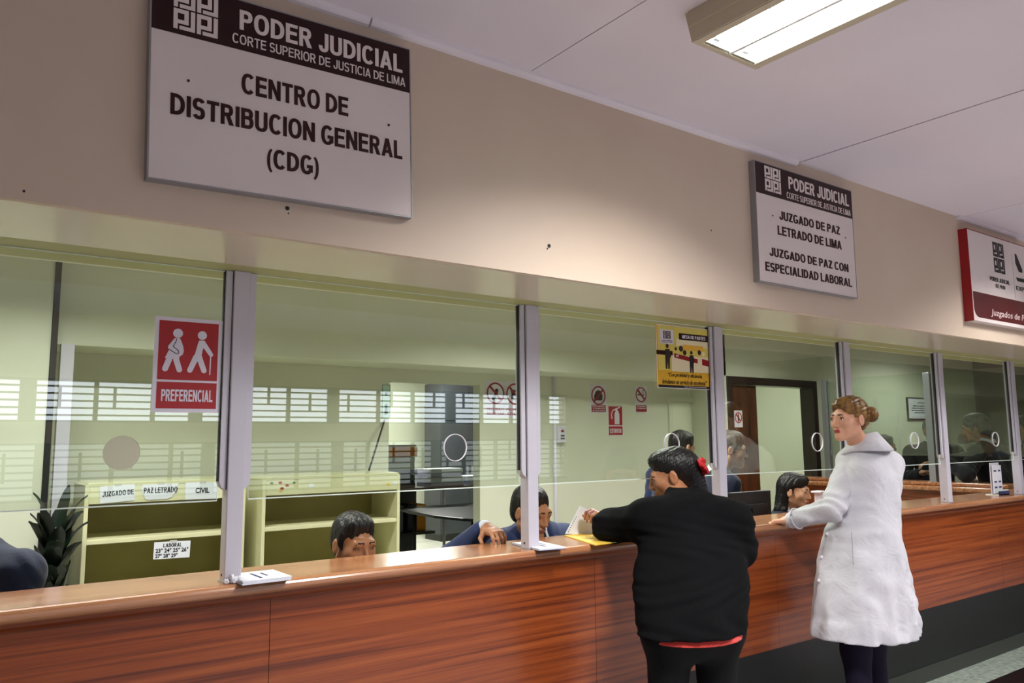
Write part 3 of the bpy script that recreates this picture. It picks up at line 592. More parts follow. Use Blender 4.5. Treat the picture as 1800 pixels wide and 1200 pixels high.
# ------------------------------------------------------------------ bookcases behind the counter
BKM = mat('cream_laminate', (226, 224, 184), .4, coat=.15, var=(3, (218, 216, 174))); BKB = mat('olive_backboard', (158, 150, 92), .6, var=(4, (148, 140, 82)))
def bookcase(x0, x1, label):
    yf = 4.85; t = thing('bookcase', label, 'bookcase', (x0, yf, 0), 0, 'cream bookcases'); w = x1-x0; h = 1.285; d = .40; th = .022
    for a in (0, w-th): box('side_panel', BKM, a, a+th, 0, d, 0, h-.012, t, .003)
    bm = bmesh.new(); prism(bm, [(0, h-.02), (.02, h), (w-.02, h), (w, h-.02)], -.002, d); obj('top_panel', bm, BKM, t)
    box('label_rail', BKM, th, w-th, 0, .018, h-.115, h-.02, t, .002); box('backboard', BKB, th, w-th, d-.015, d, .0, h-.02, t)
    for z in (.955, .64, .30): box('shelf', BKM, th, w-th, .004, d-.015, z, z+.025, t, .003)
    box('base_rail', BKM, th, w-th, .01, .03, 0, .07, t)
    return t
b1 = bookcase(.698, 1.562, 'left cream bookcase with paper name strips along its top rail'); b2 = bookcase(1.663, 2.605, 'right cream bookcase with small stickers on its top rail, behind the seated man')
def plabel(label, corners, lines, torn=0):
    """paper strip taped to a bookcase: corners are lower left, upper left, lower right"""
    y = 4.85-.003; a, b, c = [at(q[0], q[1], y) for q in corners]; w = c.x-a.x; h = b.z-a.z; sl = (c.z-a.z)/w
    t = thing('paper_label', label, 'label', (a.x, y, a.z)); t.rotation_euler = (0, -math.atan(sl), 0)
    bm = bmesh.new()
    pl = [(0, 0), (w, 0), (w, h), (0, h)] if not torn else [(.12*w, .05*h), (.2*w, 0), (.7*w, .02*h), (.84*w, .14*h), (.93*w, .55*h), (w, h), (.02*w, h*.98), (0, .62*h)]
    prism(bm, pl, -.0008, .0008); obj('sheet', bm, PAPER, t)
    for s, x0, x1, z0, z1 in lines: lettering(s, x0*w, x1*w, z0*h, z1*h, -.0008, BLACK, t, .03)
    bm = bmesh.new(); bx(bm, w*.42, w*.62, -.0012, -.0008, h*.93, h*1.08); obj('tape', bm, mat('clear_tape', (206, 206, 196), .2) if 'clear_tape' not in MATS else MATS['clear_tape'], t)
plabel('white paper label JUZGADO DE taped to the left bookcase rail', ((176, 885), (178, 855), (237, 879)), [('JUZGADO DE', .06, .97, .38, .68)])
plabel('torn white paper label reading PAZ LETRADO between two straight labels', ((248, 879), (250, 851), (313, 876)), [('PAZ LETRADO', .06, .97, .42, .78)], 1)
plabel('white paper label CIVIL taped to the right end of the left bookcase rail', ((325, 878), (326, 848), (383, 876)), [('CIVIL', .3, .72, .36, .68)])
plabel('white paper label LABORAL with numbers hanging from the middle shelf of the left bookcase', ((269, 983), (269, 953), (333, 979)), [('LABORAL', .25, .76, .68, .9), ('23° 24° 25° 26°', .05, .95, .36, .62), ('27° 28° 29°', .05, .66, .06, .3)])
GRN = mat('green_sticker', (36, 120, 70), .5)
for i, (px, py, r, m) in enumerate(((478, 849, .010, GRN), (493, 848, .012, RED), (496, 858, .013, RED), (505, 853, .012, RED), (494, 862, .010, YEL), (517, 848, .010, GRN), (548, 853, .02, PAPER), (683, 851, .014, YEL), (695, 848, .016, PAPER))):
    p = at(px, py, 4.846); bm = bmesh.new(); prism(bm, circle(p.x, p.z, r, 10, r*.6), 4.848, 4.85); o = obj('sticker', bm, m, b2); o.parent = b2; o.matrix_parent_inverse = Matrix.Translation(-b2.location)
# leaning rod and green notice on the wall behind the right bookcase
p, q = at(652, 829, 5.05), at(676, 738, YB-.012)
bm = bmesh.new(); tube(bm, [(p.x, 5.08, 1.294), (q.x, q.y, q.z)], .007, 8); tag(obj('wooden_rod', bm, mat('dark_rod', (50, 52, 50), .5)), 'thin dark rod leaning against the wall on top of the right bookcase', 'rod')
p = at(681, 705, YB-.003); g = thing('wall_notice', 'narrow pale green vertical notice on the wall edge beside the opening', 'sign', (p.x-.01, YB, p.z))
box('sheet', mat('mint_paper', (188, 226, 206), .5), -.034, .034, -.003, 0, -.125, .125, g); bm = bmesh.new()
for z, s in ((.055, .012), (-.035, .014), (-.06, .012), (-.085, .016)): prism(bm, circle(0, z, s, 8, s*1.1), -.0042, -.003)
for a in ((-.034, -.031, -.125, .125), (.031, .034, -.125, .125), (-.034, .034, .122, .125)): bx(bm, a[0], a[1], -.0042, -.003, a[2], a[3])
obj('mark', bm, mat('dark_green_ink', (24, 60, 48), .5), g)
# potted plant in the left corner
pl = thing('potted_plant', 'dark green leafy plant in a black pot in the corner left of the bookcase', 'plant', (.545, 4.66, 0))
bm = bmesh.new(); bmesh.ops.create_cone(bm, cap_ends=True, segments=20, radius1=.11, radius2=.14, depth=.42, matrix=Matrix.Translation((0, 0, .21))); obj('pot', bm, PLINTH, pl)
LEAF = mat('dark_leaf', (9, 20, 14), .4, var=(9, (20, 40, 24))); R = random.Random(11)
for k in range(60):
    a = R.uniform(0, 2*pi); L = R.uniform(.22, .34); z0 = R.uniform(.42, 1.0) if k > 6 else R.uniform(.95, 1.08); sp = R.uniform(.3, .95); bm = bmesh.new(); ring = []
    for i in range(7):
        t = i/6; rr = .02+sp*L*t; z = z0+L*(t*.95-.5*sp*t*t); wd = .040*sin(pi*min(1, t*.92+.06))**.8
        c = Vector((cos(a)*rr*.55, sin(a)*rr*.55, z)); n = Vector((-sin(a), cos(a), 0)); ring.append((bm.verts.new(c-n*wd), bm.verts.new(c+Vector((0, 0, -.01))), bm.verts.new(c+n*wd)))
    for u, v in zip(ring, ring[1:]): bm.faces.new((u[0], u[1], v[1], v[0])); bm.faces.new((u[1], u[2], v[2], v[1]))
    obj('leaf', bm, LEAF, pl, smooth=True, recalc=False)
bm = bmesh.new(); tube(bm, [(0, 0, .35), (.01, .01, .7), (0, 0, 1.08)], .016, 8); obj('stem', bm, LEAF, pl)
# ------------------------------------------------------------------ room seen through the opening
CABM = mat('dark_grey_cabinet', (60, 64, 70), .4, var=(2, (54, 58, 64))); 
cb = thing('storage_cabinet', 'tall dark grey cabinet with two doors in the far room', 'cabinet', (6.22, 10.3, 0)); h = 2.36
box('carcass', CABM, 0, 1.6, .02, .5, .10, h, cb); box('plinth', PLINTH, .02, 1.58, .03, .5, 0, .10, cb)
for a, b in ((.005, .5), (.505, 1.02)):
    d = box('door', CABM, a, b, 0, .02, .11, 1.78, cb, .003); box('handle', ALU, b-.05 if a < .1 else a+.03, b-.03 if a < .1 else a+.05, -.03, 0, .98, 1.1, d)
    box('upper_door', CABM, a, b, 0, .02, 1.79, h-.01, cb, .003)
box('side_recess', PLINTH, 1.03, 1.6, .0, .02, .1, h-.2, cb)
bm = bmesh.new(); bx(bm, 2.2, 5.35, 10.8, 11.5, 0, 2.77); struct(obj('wall_far_left', bm, OFFICE))
# black meeting table
tb = thing('meeting_table', 'black table with rounded end and grey panel leg beyond the opening', 'table', (4.7, 7.1, 0))
bm = bmesh.new(); ol = [(-.42, .95), (-.50, .55), (-.56, -.1), (-.5, -.55), (-.36, -.78), (-.1, -.88), (.3, -.92), (.62, -.92), (.62, .95)]
a = [bm.verts.new((x, y, .72)) for x, y in ol]; b = [bm.verts.new((x, y, .75)) for x, y in ol]; bm.faces.new(a); bm.faces.new(b)
for i in range(len(ol)): bm.faces.new((a[i], a[(i+1) % len(ol)], b[(i+1) % len(ol)], b[i]))
obj('tabletop', bm, mat('black_laminate', (34, 36, 42), .3), tb, .006)
bm = bmesh.new(); tube(bm, [(-.14, -.4, .0), (-.14, -.4, .72)], .075, 20); obj('leg', bm, mat('grey_metal_leg', (140, 144, 142), .4), tb)
for x, y in ((.5, -.75), (.5, .8), (-.3, .75)): bm = bmesh.new(); tube(bm, [(x, y, 0), (x, y, .72)], .02, 10); obj('leg', bm, PLINTH, tb)
# dark paper-laden desk with stacks of files
ds = thing('file_desk', 'dark desk piled with files and papers in the far room, with one white leg', 'desk', (4.62, 8.35, 0))
box('desktop', PLINTH, -.52, 1.5, -.3, .4, .93, .96, ds); box('modesty_panel', PLINTH, -.5, .25, .3, .33, .15, .93, ds); box('shelf', PLINTH, -.5, .22, -.2, .3, .42, .45, ds)
bm = bmesh.new(); tube(bm, [(.30, -.27, 0), (.30, -.27, .93)], .018, 10); obj('leg', bm, PAPERW, ds, )
for x in (-.48, 1.4): bm = bmesh.new(); tube(bm, [(x, .3, 0), (x, .3, .93)], .02, 8); obj('leg', bm, PLINTH, ds)
FILEM = {'o': mat('orange_folder', (226, 146, 30), .6), 'w': PAPER, 'g': mat('grey_file', (96, 100, 112), .6), 'd': mat('dark_file', (44, 46, 56), .6), 'l': mat('lilac_paper', (176, 180, 214), .6)}
R = random.Random(4); names = {'o': 'orange folder', 'w': 'white paper bundle', 'g': 'grey file', 'd': 'dark file', 'l': 'lilac paper bundle'}
def stack(seq, x, y, z, w, d, where):
    for k, (c, th) in enumerate(seq):
        dx, dy, a = R.uniform(-.025, .025), R.uniform(-.02, .02), R.uniform(-.12, .12)
        bm = bmesh.new(); bx(bm, -w/2, w/2, -d/2, d/2, 0, th-.001); o = obj('file_bundle', bm, FILEM[c], loc=(x+dx, y+dy, z), bevel=.004); o.rotation_euler = (0, 0, a); z += th
        tag(o, '%s in the pile %s, %s' % (names[c], where, ['at the very bottom', 'second from bottom', 'third from bottom', 'fourth from bottom', 'fifth from bottom', 'sixth from bottom', 'seventh from bottom', 'topmost'][k if k < len(seq)-1 else 7]), 'files', 'file piles on the far desk')
stack([('d', .08), ('g', .06), ('l', .06), ('w', .10), ('w', .05), ('o', .06), ('o', .05), ('w', .03)], 4.40, 8.35, .961, .40, .34, 'under the orange folders')
stack([('l', .04), ('w', .07), ('l', .04), ('w', .05)], 4.97, 8.3, .961, .46, .34, 'right of the orange folders')
stack([('l', .04), ('w', .06)], 5.5, 8.32, .961, .42, .3, 'nearest the grey cabinet')
for k, (x, c) in enumerate(((4.25, 'd'), (4.42, 'g'), (4.6, 'd'), (4.72, 'o'))):
    bm = bmesh.new(); bx(bm, -.06, .06, -.14, .14, 0, .30); o = obj('binder', bm, FILEM[c], loc=(x, 8.4, .451), bevel=.004); tag(o, '%s coloured binder standing on the desk shelf, %s' % (('dark', 'grey', 'black', 'amber')[k], ('leftmost', 'second from left', 'third from left', 'rightmost')[k]), 'binder', 'binders under the file desk')
# ------------------------------------------------------------------ things on the counter
def booklet(label, corners, n, txt):
    P = [at(px, py, 2.7) for px, py in corners]
    pts = []
    for px, py in corners:
        d = RC.T @ np.array([(px-900)/FPX, -(py-600)/FPX, 1.]); s = (ZT+.006-H)/d[2]; pts.append(Vector((d[0]*s, d[1]*s, 0)))
    c = sum(pts, Vector())/4; t = thing('booklet_stack', label, 'booklets', (c.x, c.y, ZT))
    u = ((pts[1]-pts[0])+(pts[2]-pts[3])); w = u.length/2; v = ((pts[3]-pts[0])+(pts[2]-pts[1])); d = v.length/2; t.rotation_euler = (0, 0, math.atan2(u.y, u.x))
    R = random.Random(len(label))
    for k in range(n):
        o = box('leaflet', PAPER, -w/2, w/2, -d/2, d/2, .0008+k*.0022, .0026+k*.0022, t); o.location = (R.uniform(-.004, .004), R.uniform(-.003, .003), 0)
    box('cover', mat('navy_cover', (40, 46, 96), .4) if 'navy_cover' not in MATS else MATS['navy_cover'], -w/2, w/2, -d/2-.002, d/2, 0, .0012, t)
    z = .0008+n*.0022; bm = bmesh.new()
    bx(bm, -w*.25, w*.12, d*.12, d*.17, z, z+.0006); bx(bm, -w*.3, w*.3, -d*.08, -d*.02, z, z+.0006); obj('print', bm, MATS['navy_cover'], t)
    return t
booklet('stack of white leaflets on the counter right of the first post', ((417, 1017), (437, 1026), (502, 1015), (458, 1000)), 5, '')
booklet('stack of white leaflets on the counter around the foot of the second post', ((906, 955), (955, 967), (988, 961), (940, 950)), 4, '')
def cpt(px, py, z): d = RC.T @ np.array([(px-900)/FPX, -(py-600)/FPX, 1.]); s = (z-H)/d[2]; return Vector((d[0]*s, d[1]*s, z))
P = [cpt(992, 941, ZT+.002), cpt(1046, 958, ZT+.002), cpt(1130, 946, ZT+.002), cpt(1062, 932, ZT+.002)]
bm = bmesh.new(); a = [bm.verts.new((p.x, p.y, ZT+.0)) for p in P]; b = [bm.verts.new((p.x, p.y, ZT+.004)) for p in P]; bm.faces.new(a); bm.faces.new(b)
for i in range(4): bm.faces.new((a[i], a[(i+1) % 4], b[(i+1) % 4], b[i]))
tag(obj('envelope', bm, YEL), 'yellow envelope lying on the counter under the elbow of the woman in black', 'envelope')
# sheets being handed over
cc = at(1022, 915, 2.83); sh = thing('perforated_sheets', 'white perforated sheets held up by the clerk above the yellow envelope', 'paper', (cc.x, cc.y, cc.z))
def spt(px, py, dy=0): return at(px, py, 2.83+dy)-cc
C4 = [spt(995, 938), spt(1021, 889), spt(1062, 909, -.02), spt(1056, 938, -.03)]
for k in range(3):
    bm = bmesh.new(); off = Vector((0, .003*k, 0)); vs = [bm.verts.new(p+off) for p in C4]; ws = [bm.verts.new(p+off+Vector((0, .0012, 0))) for p in C4]; bm.faces.new(vs); bm.faces.new(ws[::-1])
    for i in range(4): bm.faces.new((vs[i], ws[i], ws[(i+1) % 4], vs[(i+1) % 4]))
    obj('sheet', bm, PAPER, sh)
bm = bmesh.new()
for k in range(8):
    p = C4[0].lerp(C4[1], .08+.075*k)+Vector((.006, -.001, -.001)); tube(bm, [p+Vector((0, -.001, 0)), p+Vector((0, .0005, 0))], .0022, 8)
obj('punch_hole', bm, BLACK, sh)
# monitor seen from behind
a, b = at(1283, 866, 3.06), at(1355, 864, 3.06)
mo = thing('monitor', 'black flat monitor seen from behind on the desk by the counter', 'monitor', ((a.x+b.x)/2, 3.06, .75))
w = b.x-a.x; hT = a.z-.75; box('screen_case', mat('black_plastic', (24, 26, 30), .4), -w/2, w/2, 0, .025, hT-.27, hT, mo, .006); box('rear_bulge', MATS['black_plastic'], -w*.36, w*.36, -.02, 0, hT-.22, hT-.07, mo, .008)
box('stand', MATS['black_plastic'], -.03, .03, -.03, .0, .01, hT-.1, mo); box('foot', MATS['black_plastic'], -.11, .11, -.09, .06, 0, .012, mo, .004); box('bezel_line', ALU, -w/2+.01, w/2-.01, -.001, .0, hT-.235, hT-.23, mo)
# white paper tray beside the seated girl
a = at(1442, 866, 2.80); tr = thing('card_stand', 'small white stand on the counter in front of the seated young woman', 'stand', (a.x, 2.80, ZT)); zt = a.z-ZT
box('casing', PAPERW, -.022, .022, -.02, .03, 0, zt, tr, .006); box('lid', PAPERW, -.040, .032, -.03, .04, zt, zt+.012, tr, .004)
# leaflet holder by the last post
a = at(1760, 812, 2.66); b = at(1790, 858, 2.66)
lh = thing('leaflet_holder', 'clear holder with white leaflets standing on the counter beside the last post', 'leaflets', (6.47, 2.70, ZT))
box('base', GEDGE, -.10, .06, -.05, .05, 0, .006, lh); box('back_sheet', PAPERW, -.10, .05, .005, .009, .006, .235, lh); box('front_lip', GEDGE, -.10, .06, -.045, -.041, .006, .04, lh)
for k, x in enumerate((-.095, -.02)):
    o = box('leaflet', PAPER, x, x+.068, -.012+.002*k, -.004+.002*k, .01, .22-.004*k, lh); bm = bmesh.new()
    for z in (.17, .09, .05): bx(bm, x+.012, x+.05, -.0135+.002*k, -.012+.002*k, z, z+.012)
    obj('print', bm, MATS['navy_cover'], o)
bm = bmesh.new(); bx(bm, -.1, .06, -.05, -.041, .0, .03); obj('label', bm, MATS['navy_cover'], lh)
# framed certificate far right
a, b = at(1592, 697, YB-.6), at(1650, 738, YB-.6); Yf = FO
a, b = at(1592, 698, Yf), at(1650, 738, Yf)
fr = thing('framed_certificate', 'framed white certificate on the far wall behind the man with the yellow tie', 'picture', (a.x, Yf, b.z)); w = b.x-a.x; h = a.z-b.z
box('frame', FRAMEW, 0, w, -.02, 0, 0, h, fr); box('sheet', PAPER, .015, w-.015, -.022, -.02, .015, h-.015, fr); bm = bmesh.new()
for z, m_ in ((.75, .3), (.6, .15), (.5, .1), (.4, .1), (.3, .2)): bx(bm, w*m_, w*(1-m_), -.0232, -.022, h*z, h*z+.01)
obj('print', bm, MATS['grey_plastic'], fr)
# ------------------------------------------------------------------ bodies: distance fields meshed into one continuous surface
def _n(v): v = np.asarray(v, float); return v/(np.linalg.norm(v)+1e-12)
class Field:
    """list of shapes joined by smooth union 'u' or smooth subtraction 's'"""
    def __init__(s): s.ops = []
    def add(s, fn, c, r, k=.02, op='u'): s.ops.append((fn, np.asarray(c, float), r, k, op)); return s
    def cone(s, a, b, r1, r2, k=.02, op='u'):
        a, b = np.asarray(a, float), np.asarray(b, float); ba = b-a; L = float(ba@ba)+1e-12
        def fn(P):
            q = P-a; t = np.clip((q@ba)/L, 0, 1); return np.sqrt(((q-t[:, None]*ba)**2).sum(1))-(r1+(r2-r1)*t)
        return s.add(fn, (a+b)/2, 0, k, op)
    def ell(s, c, r, k=.02, op='u', R=None):
        c, r = np.asarray(c, float), np.asarray(r, float)
        def fn(P):
            q = P-c
            if R is not None: q = q@R.T          # rows of R are the local axes
            a = np.sqrt(((q/r)**2).sum(1))+1e-9; b = np.sqrt(((q/(r*r))**2).sum(1))+1e-9; return a*(a-1)/b
        return s.add(fn, c, 0, k, op)
    def box(s, c, h, rd, k=.01, op='u', R=None):
        c, h = np.asarray(c, float), np.asarray(h, float)
        def fn(P):
            q = P-c
            if R is not None: q = q@R.T
            d = np.abs(q)-(h-rd); return np.sqrt((np.maximum(d, 0)**2).sum(1))+np.minimum(d.max(1), 0)-rd
        return s.add(fn, c, 0, k, op)
    def loft(s, secs, k=.02, op='u', R=None, o=(0, 0, 0), wave=None):
        """stack of ellipses (z, cx, cy, rx, ry) in a local frame"""
        o = np.asarray(o, float); S = np.array(sorted(secs), float); z = S[:, 0]
        def fn(P):
            q = P-o
            if R is not None: q = q@R.T
            zz = np.clip(q[:, 2], z[0], z[-1]); g = [np.interp(zz, z, S[:, i]) for i in range(1, 5)]
            dx, dy = q[:, 0]-g[0], q[:, 1]-g[1]; u = np.sqrt((dx/g[2])**2+(dy/g[3])**2)+1e-9; rr = np.sqrt(dx*dx+dy*dy)
            d = rr*(1-1/u)
            if wave: d = d+wave(np.arctan2(dy, dx), q[:, 2])
            ov = np.maximum(np.maximum(z[0]-q[:, 2], q[:, 2]-z[-1]), -1)
            return np.where(ov > 0, np.sqrt(np.maximum(d, 0)**2+ov**2), np.maximum(d, ov))*.9
        return s.add(fn, o, 0, k, op)
    def ev(s, P, masks=None):
        d = np.full(len(P), 9.)
        for i, (fn, c, r, k, op) in enumerate(s.ops):
            if masks is not None:
                m = masks[i]
                if not m.any(): continue
                e = np.full(len(P), 9.); e[m] = fn(P[m])
            else: e = fn(P)
            if op == 'u':
                h = np.maximum(k-np.abs(d-e), 0)/k; d = np.minimum(d, e)-h*h*k*.25
            elif op == 's':
                h = np.maximum(k-np.abs(d+e), 0)/k; d = np.maximum(d, -e)+h*h*k*.25
            else:
                h = np.maximum(k-np.abs(d-e), 0)/k; d = np.maximum(d, e)+h*h*k*.25
        return d
    def mesh(s, lo, hi, h, disp=None):
        lo, hi = np.asarray(lo, float), np.asarray(hi, float); B = 8; nb = np.ceil((hi-lo)/(h*B)).astype(int)+1
        I = np.stack(np.meshgrid(*[np.arange(n) for n in nb], indexing='ij'), -1).reshape(-1, 3); C = lo+(I+.5)*B*h
        bs = B*h; each = []; kk = [o[3] for o in s.ops]
        for o in s.ops: each.append(o[0](C))
        d = s.ev(C); near = np.abs(d) < bs*1.15+.03
        N = nb*B; V = np.where(np.repeat(np.repeat(np.repeat(d.reshape(nb), B, 0), B, 1), B, 2) > 0, 1., -1.).astype(np.float32)
        idx = np.nonzero(near)[0]; g = np.stack(np.meshgrid(*[np.arange(B)]*3, indexing='ij'), -1).reshape(-1, 3)
        for ch in range(0, len(idx), 600):
            ii = idx[ch:ch+600]; G = (I[ii][:, None, :]*B+g[None]).reshape(-1, 3); P = lo+G*h
            masks = []
            for j, o in enumerate(s.ops):
                e = each[j][ii]
                m = (np.abs(e) < bs*1.6+.05+kk[j]) | (e < d[ii]+bs*1.9+kk[j]+.03) if o[4] == 'u' else (e < bs*1.9+kk[j]+.03) if o[4] == 's' else np.ones(len(ii), bool)
                masks.append(np.repeat(m, B**3))
            v = s.ev(P, masks)
            if disp is not None: v = v-disp(P)
            V[G[:, 0], G[:, 1], G[:, 2]] = v
        S = V < 0
        a = np.zeros(np.array(V.shape)-1, np.int8)
        for dx in (0, 1):
            for dy in (0, 1):
                for dz in (0, 1): a += S[dx:S.shape[0]-1+dx, dy:S.shape[1]-1+dy, dz:S.shape[2]-1+dz]
        cells = np.argwhere((a > 0) & (a < 8)); pos = np.zeros((len(cells), 3)); cnt = np.zeros(len(cells))
        offs = [(0, 0, 0), (1, 0, 0), (0, 1, 0), (1, 1, 0), (0, 0, 1), (1, 0, 1), (0, 1, 1), (1, 1, 1)]
        val = [V[cells[:, 0]+o[0], cells[:, 1]+o[1], cells[:, 2]+o[2]] for o in offs]
        for i, j in ((0, 1), (2, 3), (4, 5), (6, 7), (0, 2), (1, 3), (4, 6), (5, 7), (0, 4), (1, 5), (2, 6), (3, 7)):
            m = (val[i] < 0) != (val[j] < 0); t = val[i][m]/(val[i][m]-val[j][m]); oi, oj = np.array(offs[i], float), np.array(offs[j], float)
            pos[m] += oi+t[:, None]*(oj-oi); cnt[m] += 1
        pos = lo+(cells+pos/cnt[:, None])*h
        ID = np.full(a.shape, -1, np.int64); ID[cells[:, 0], cells[:, 1], cells[:, 2]] = np.arange(len(cells)); quads = []
        for ax in range(3):
            b, c = (ax+1) % 3, (ax+2) % 3
            s0 = [slice(1, -1)]*3; s1 = [slice(1, -1)]*3; s0[ax] = slice(0, -1); s1[ax] = slice(1, None)
            A, Bm = S[tuple(s0)], S[tuple(s1)]; off = np.array([1, 1, 1]); off[ax] = 0
            E = np.argwhere(A != Bm)+off; fl = A[A != Bm]
            def cid(db, dc):
                q = E.copy(); q[:, b] -= db; q[:, c] -= dc; return ID[q[:, 0], q[:, 1], q[:, 2]]
            Q = np.stack([cid(1, 1), cid(0, 1), cid(0, 0), cid(1, 0)], 1); Q[~fl] = Q[~fl][:, ::-1]; quads.append(Q)
        Q = np.concatenate(quads); Q = Q[(Q >= 0).all(1)]
        for _ in range(1):                                   # one light smoothing pass
            acc = np.zeros_like(pos); n = np.zeros(len(pos))
            for i in range(4):
                np.add.at(acc, Q[:, i], pos[Q[:, (i+1) % 4]]); np.add.at(n, Q[:, i], 1)
                np.add.at(acc, Q[:, i], pos[Q[:, (i-1) % 4]]); np.add.at(n, Q[:, i], 1)
            pos = pos*.5+.5*acc/np.maximum(n, 1)[:, None]
        return pos, Q
def fmesh(name, field, lo, hi, h, mats, parent, pick=None, disp=None):
    pos, Q = field.mesh(lo, hi, h, disp); me = bpy.data.meshes.new(name)
    me.vertices.add(len(pos)); me.vertices.foreach_set('co', pos.ravel()); me.loops.add(len(Q)*4); me.loops.foreach_set('vertex_index', Q.ravel().astype(np.int32))
    me.polygons.add(len(Q)); me.polygons.foreach_set('loop_start', np.arange(0, len(Q)*4, 4, dtype=np.int32)); me.polygons.foreach_set('loop_total', np.full(len(Q), 4, np.int32))
    me.polygons.foreach_set('use_smooth', np.ones(len(Q), bool))
    for m in (mats if isinstance(mats, (list, tuple)) else [mats]): me.materials.append(m)
    if pick is not None: me.polygons.foreach_set('material_index', pick(pos[Q].mean(1)).astype(np.int32))
    me.update(calc_edges=True); me.validate(); o = bpy.data.objects.new(name, me); COL.objects.link(o); o.parent = parent
    o.matrix_parent_inverse = Matrix.Translation(-parent.location) if parent else Matrix(); return o
def basis(fwd, up=(0, 0, 1)):
    """rows: right, forward, up"""
    f = _n(fwd); r = _n(np.cross(f, up)); return np.array([r, f, np.cross(r, f)])
def ik(a, c, l1, l2, pole):
    a, c = np.asarray(a, float), np.asarray(c, float); v = c-a; d = min(np.linalg.norm(v), (l1+l2)*.999); v = _n(v); x = (l1*l1-l2*l2+d*d)/(2*d)
    p = np.asarray(pole, float); p = _n(p-(p@v)*v); return a+v*x+p*math.sqrt(max(l1*l1-x*x, 0)), a+v*d
def head_shapes(F, c, R, female=0, s=1., wide=1.):
    """c: point between the eyes at head centre; R rows right, forward, up"""
    g = lambda x, y, z: c+s*(x*wide*R[0]+y*R[1]+z*R[2]); E = lambda p, r, k=.02, op='u': F.ell(g(*p), np.array(r)*s*np.array([wide, 1, 1]), k*s, op, R)
    K = lambda a, b, r1, r2, k=.02: F.cone(g(*a), g(*b), r1*s, r2*s, k*s)
    jw = .9 if female else 1.
    E((0, -.018, .034), (.074, .090, .080)); E((0, .028, -.028), (.0600, .060, .078), .03)
    for q in (-1, 1):
        K((q*.050, .0, -.058), (q*.012, .068, -.097), .020*jw, .017*jw, .03); E((q*.040, .056, -.026), (.024, .024, .022), .03)
        E((q*.0795, -.006, -.012), (.009, .019, .032), .008); E((q*.0335, .094, -.001), (.017, .012, .0125), .012, 's'); E((q*.0335, .0745, -.001), (.0165, .0135, .0105), .004)
        E((q*.088, .000, -.010), (.005, .011, .018), .006, 's')
    K((-.036, .079, .018), (.036, .079, .018), .010 if female else .0125, .010 if female else .0125, .02)
    K((0, .087, .010), (0, .106, -.034), .0065, .0105, .014)
    for q in (-1, 1): E((q*.0115, .097, -.038), (.008, .010, .0075), .008)
    E((0, .082, -.064), (.026, .014, .014), .012); E((0, .094, -.0595), (.021, .0062, .0042), .006); E((0, .0925, -.0695), (.0185, .0068, .0050), .006); E((0, .1, -.0643), (.024, .006, .0012), .003, 's')
    E((0, .074, -.096), (.020, .018, .014), .02)
    return g
def head_pick(c, R, s=1., wide=1., base=0, lip=1, brow=2):
    def pick(P):
        q = (P-c)@R.T/s; q[:, 0] /= wide; x, y, z = np.abs(q[:, 0]), q[:, 1], q[:, 2]; m = np.full(len(P), base)
        m[(x < .0215) & (y > .082) & (z < -.0555) & (z > -.0745) & (x < .0225-.6*np.abs(z+.065))] = lip
        m[(y > .055) & (x > .012) & (x < .050) & (z > .0155+.10*(x-.012)-3.2*np.maximum(x-.038, 0)**1.3) & (z < .0225+.12*(x-.012)-1.2*np.maximum(x-.036, 0))] = brow
        return m
    return pick
EYEW = mat('eye_white', (222, 216, 208), .2); IRIS = mat('iris_brown', (40, 24, 16), .15)
def eyes(parent, g, R, s=1., look=(0, 1, 0)):
    d = _n(look[0]*R[0]+look[1]*R[1]+look[2]*R[2])
    for q in (-1, 1):
        bm = bmesh.new(); bmesh.ops.create_uvsphere(bm, u_segments=18, v_segments=12, radius=.0120*s); c = g(q*.0335, .0775, -.001)
        for f in bm.faces:
            f.smooth = True; f.material_index = 1 if _n(np.array(f.calc_center_median()))@d > .86 else 0
        o = obj('eye', bm, [EYEW, IRIS], parent); o.location = Vector(c)-parent.location
        lid = Field(); a = [g(q*.0335+q*t*.016, .0900-.004*abs(t)-.003*(t*t), .0065-.006*t*t) for t in (-1, -.5, 0, .5, 1)]
        bm = bmesh.new(); tube(bm, a, [.0012*s, .0022*s, .0026*s, .0026*s, .0012*s], 6); o2 = obj('eyelash', bm, HAIRB, parent); o2.location = -parent.location
def hand_shapes(F, w, R, s=1., curl=(.35, .45, .3), spread=.08, side=1, thumb=.5, fan=0.):
    """w: wrist; R rows: towards the thumb, along the fingers, back of the hand"""
    g = lambda x, y, z: w+s*(x*R[0]+y*R[1]+z*R[2])
    F.cone(g(0, -.02, 0), g(0, .02, 0), .026*s, .027*s, .02); F.box(g(.001, .05, 0), np.array([.039, .046, .0135])*s, .0125*s, .015, 'u', R)
    for i, (x, L) in enumerate(((.030, .072), (.0105, .080), (-.0095, .074), (-.0285, .058))):
        p = g(x, .088-.004*(i == 3)-.002*(i == 0), .001); a = 0; sd = (1.5-i)*spread+fan
        for j, (f, r) in enumerate(((.45, .0092), (.31, .0082), (.24, .0072))):
            a += curl[j]*(1+.06*i); d = R[0]*sin(sd)*cos(a)+R[1]*cos(sd)*cos(a)-R[2]*sin(a); q = p+_n(d)*L*f*s
            F.cone(p, q, r*s*(.92 if i == 3 else 1), r*.9*s*(.92 if i == 3 else 1), .004); p = q
    p = g(.026, .022, -.006); d0 = _n(R[0]*.75+R[1]*.6-R[2]*(.25+thumb*.5)); q = p+d0*.046*s; F.cone(p, q, .0145*s, .0105*s, .012)
    d1 = _n(R[0]*(.45-thumb*.4)+R[1]*.9-R[2]*(.3+thumb*.3)); F.cone(q, q+d1*.032*s, .0102*s, .0082*s, .004)
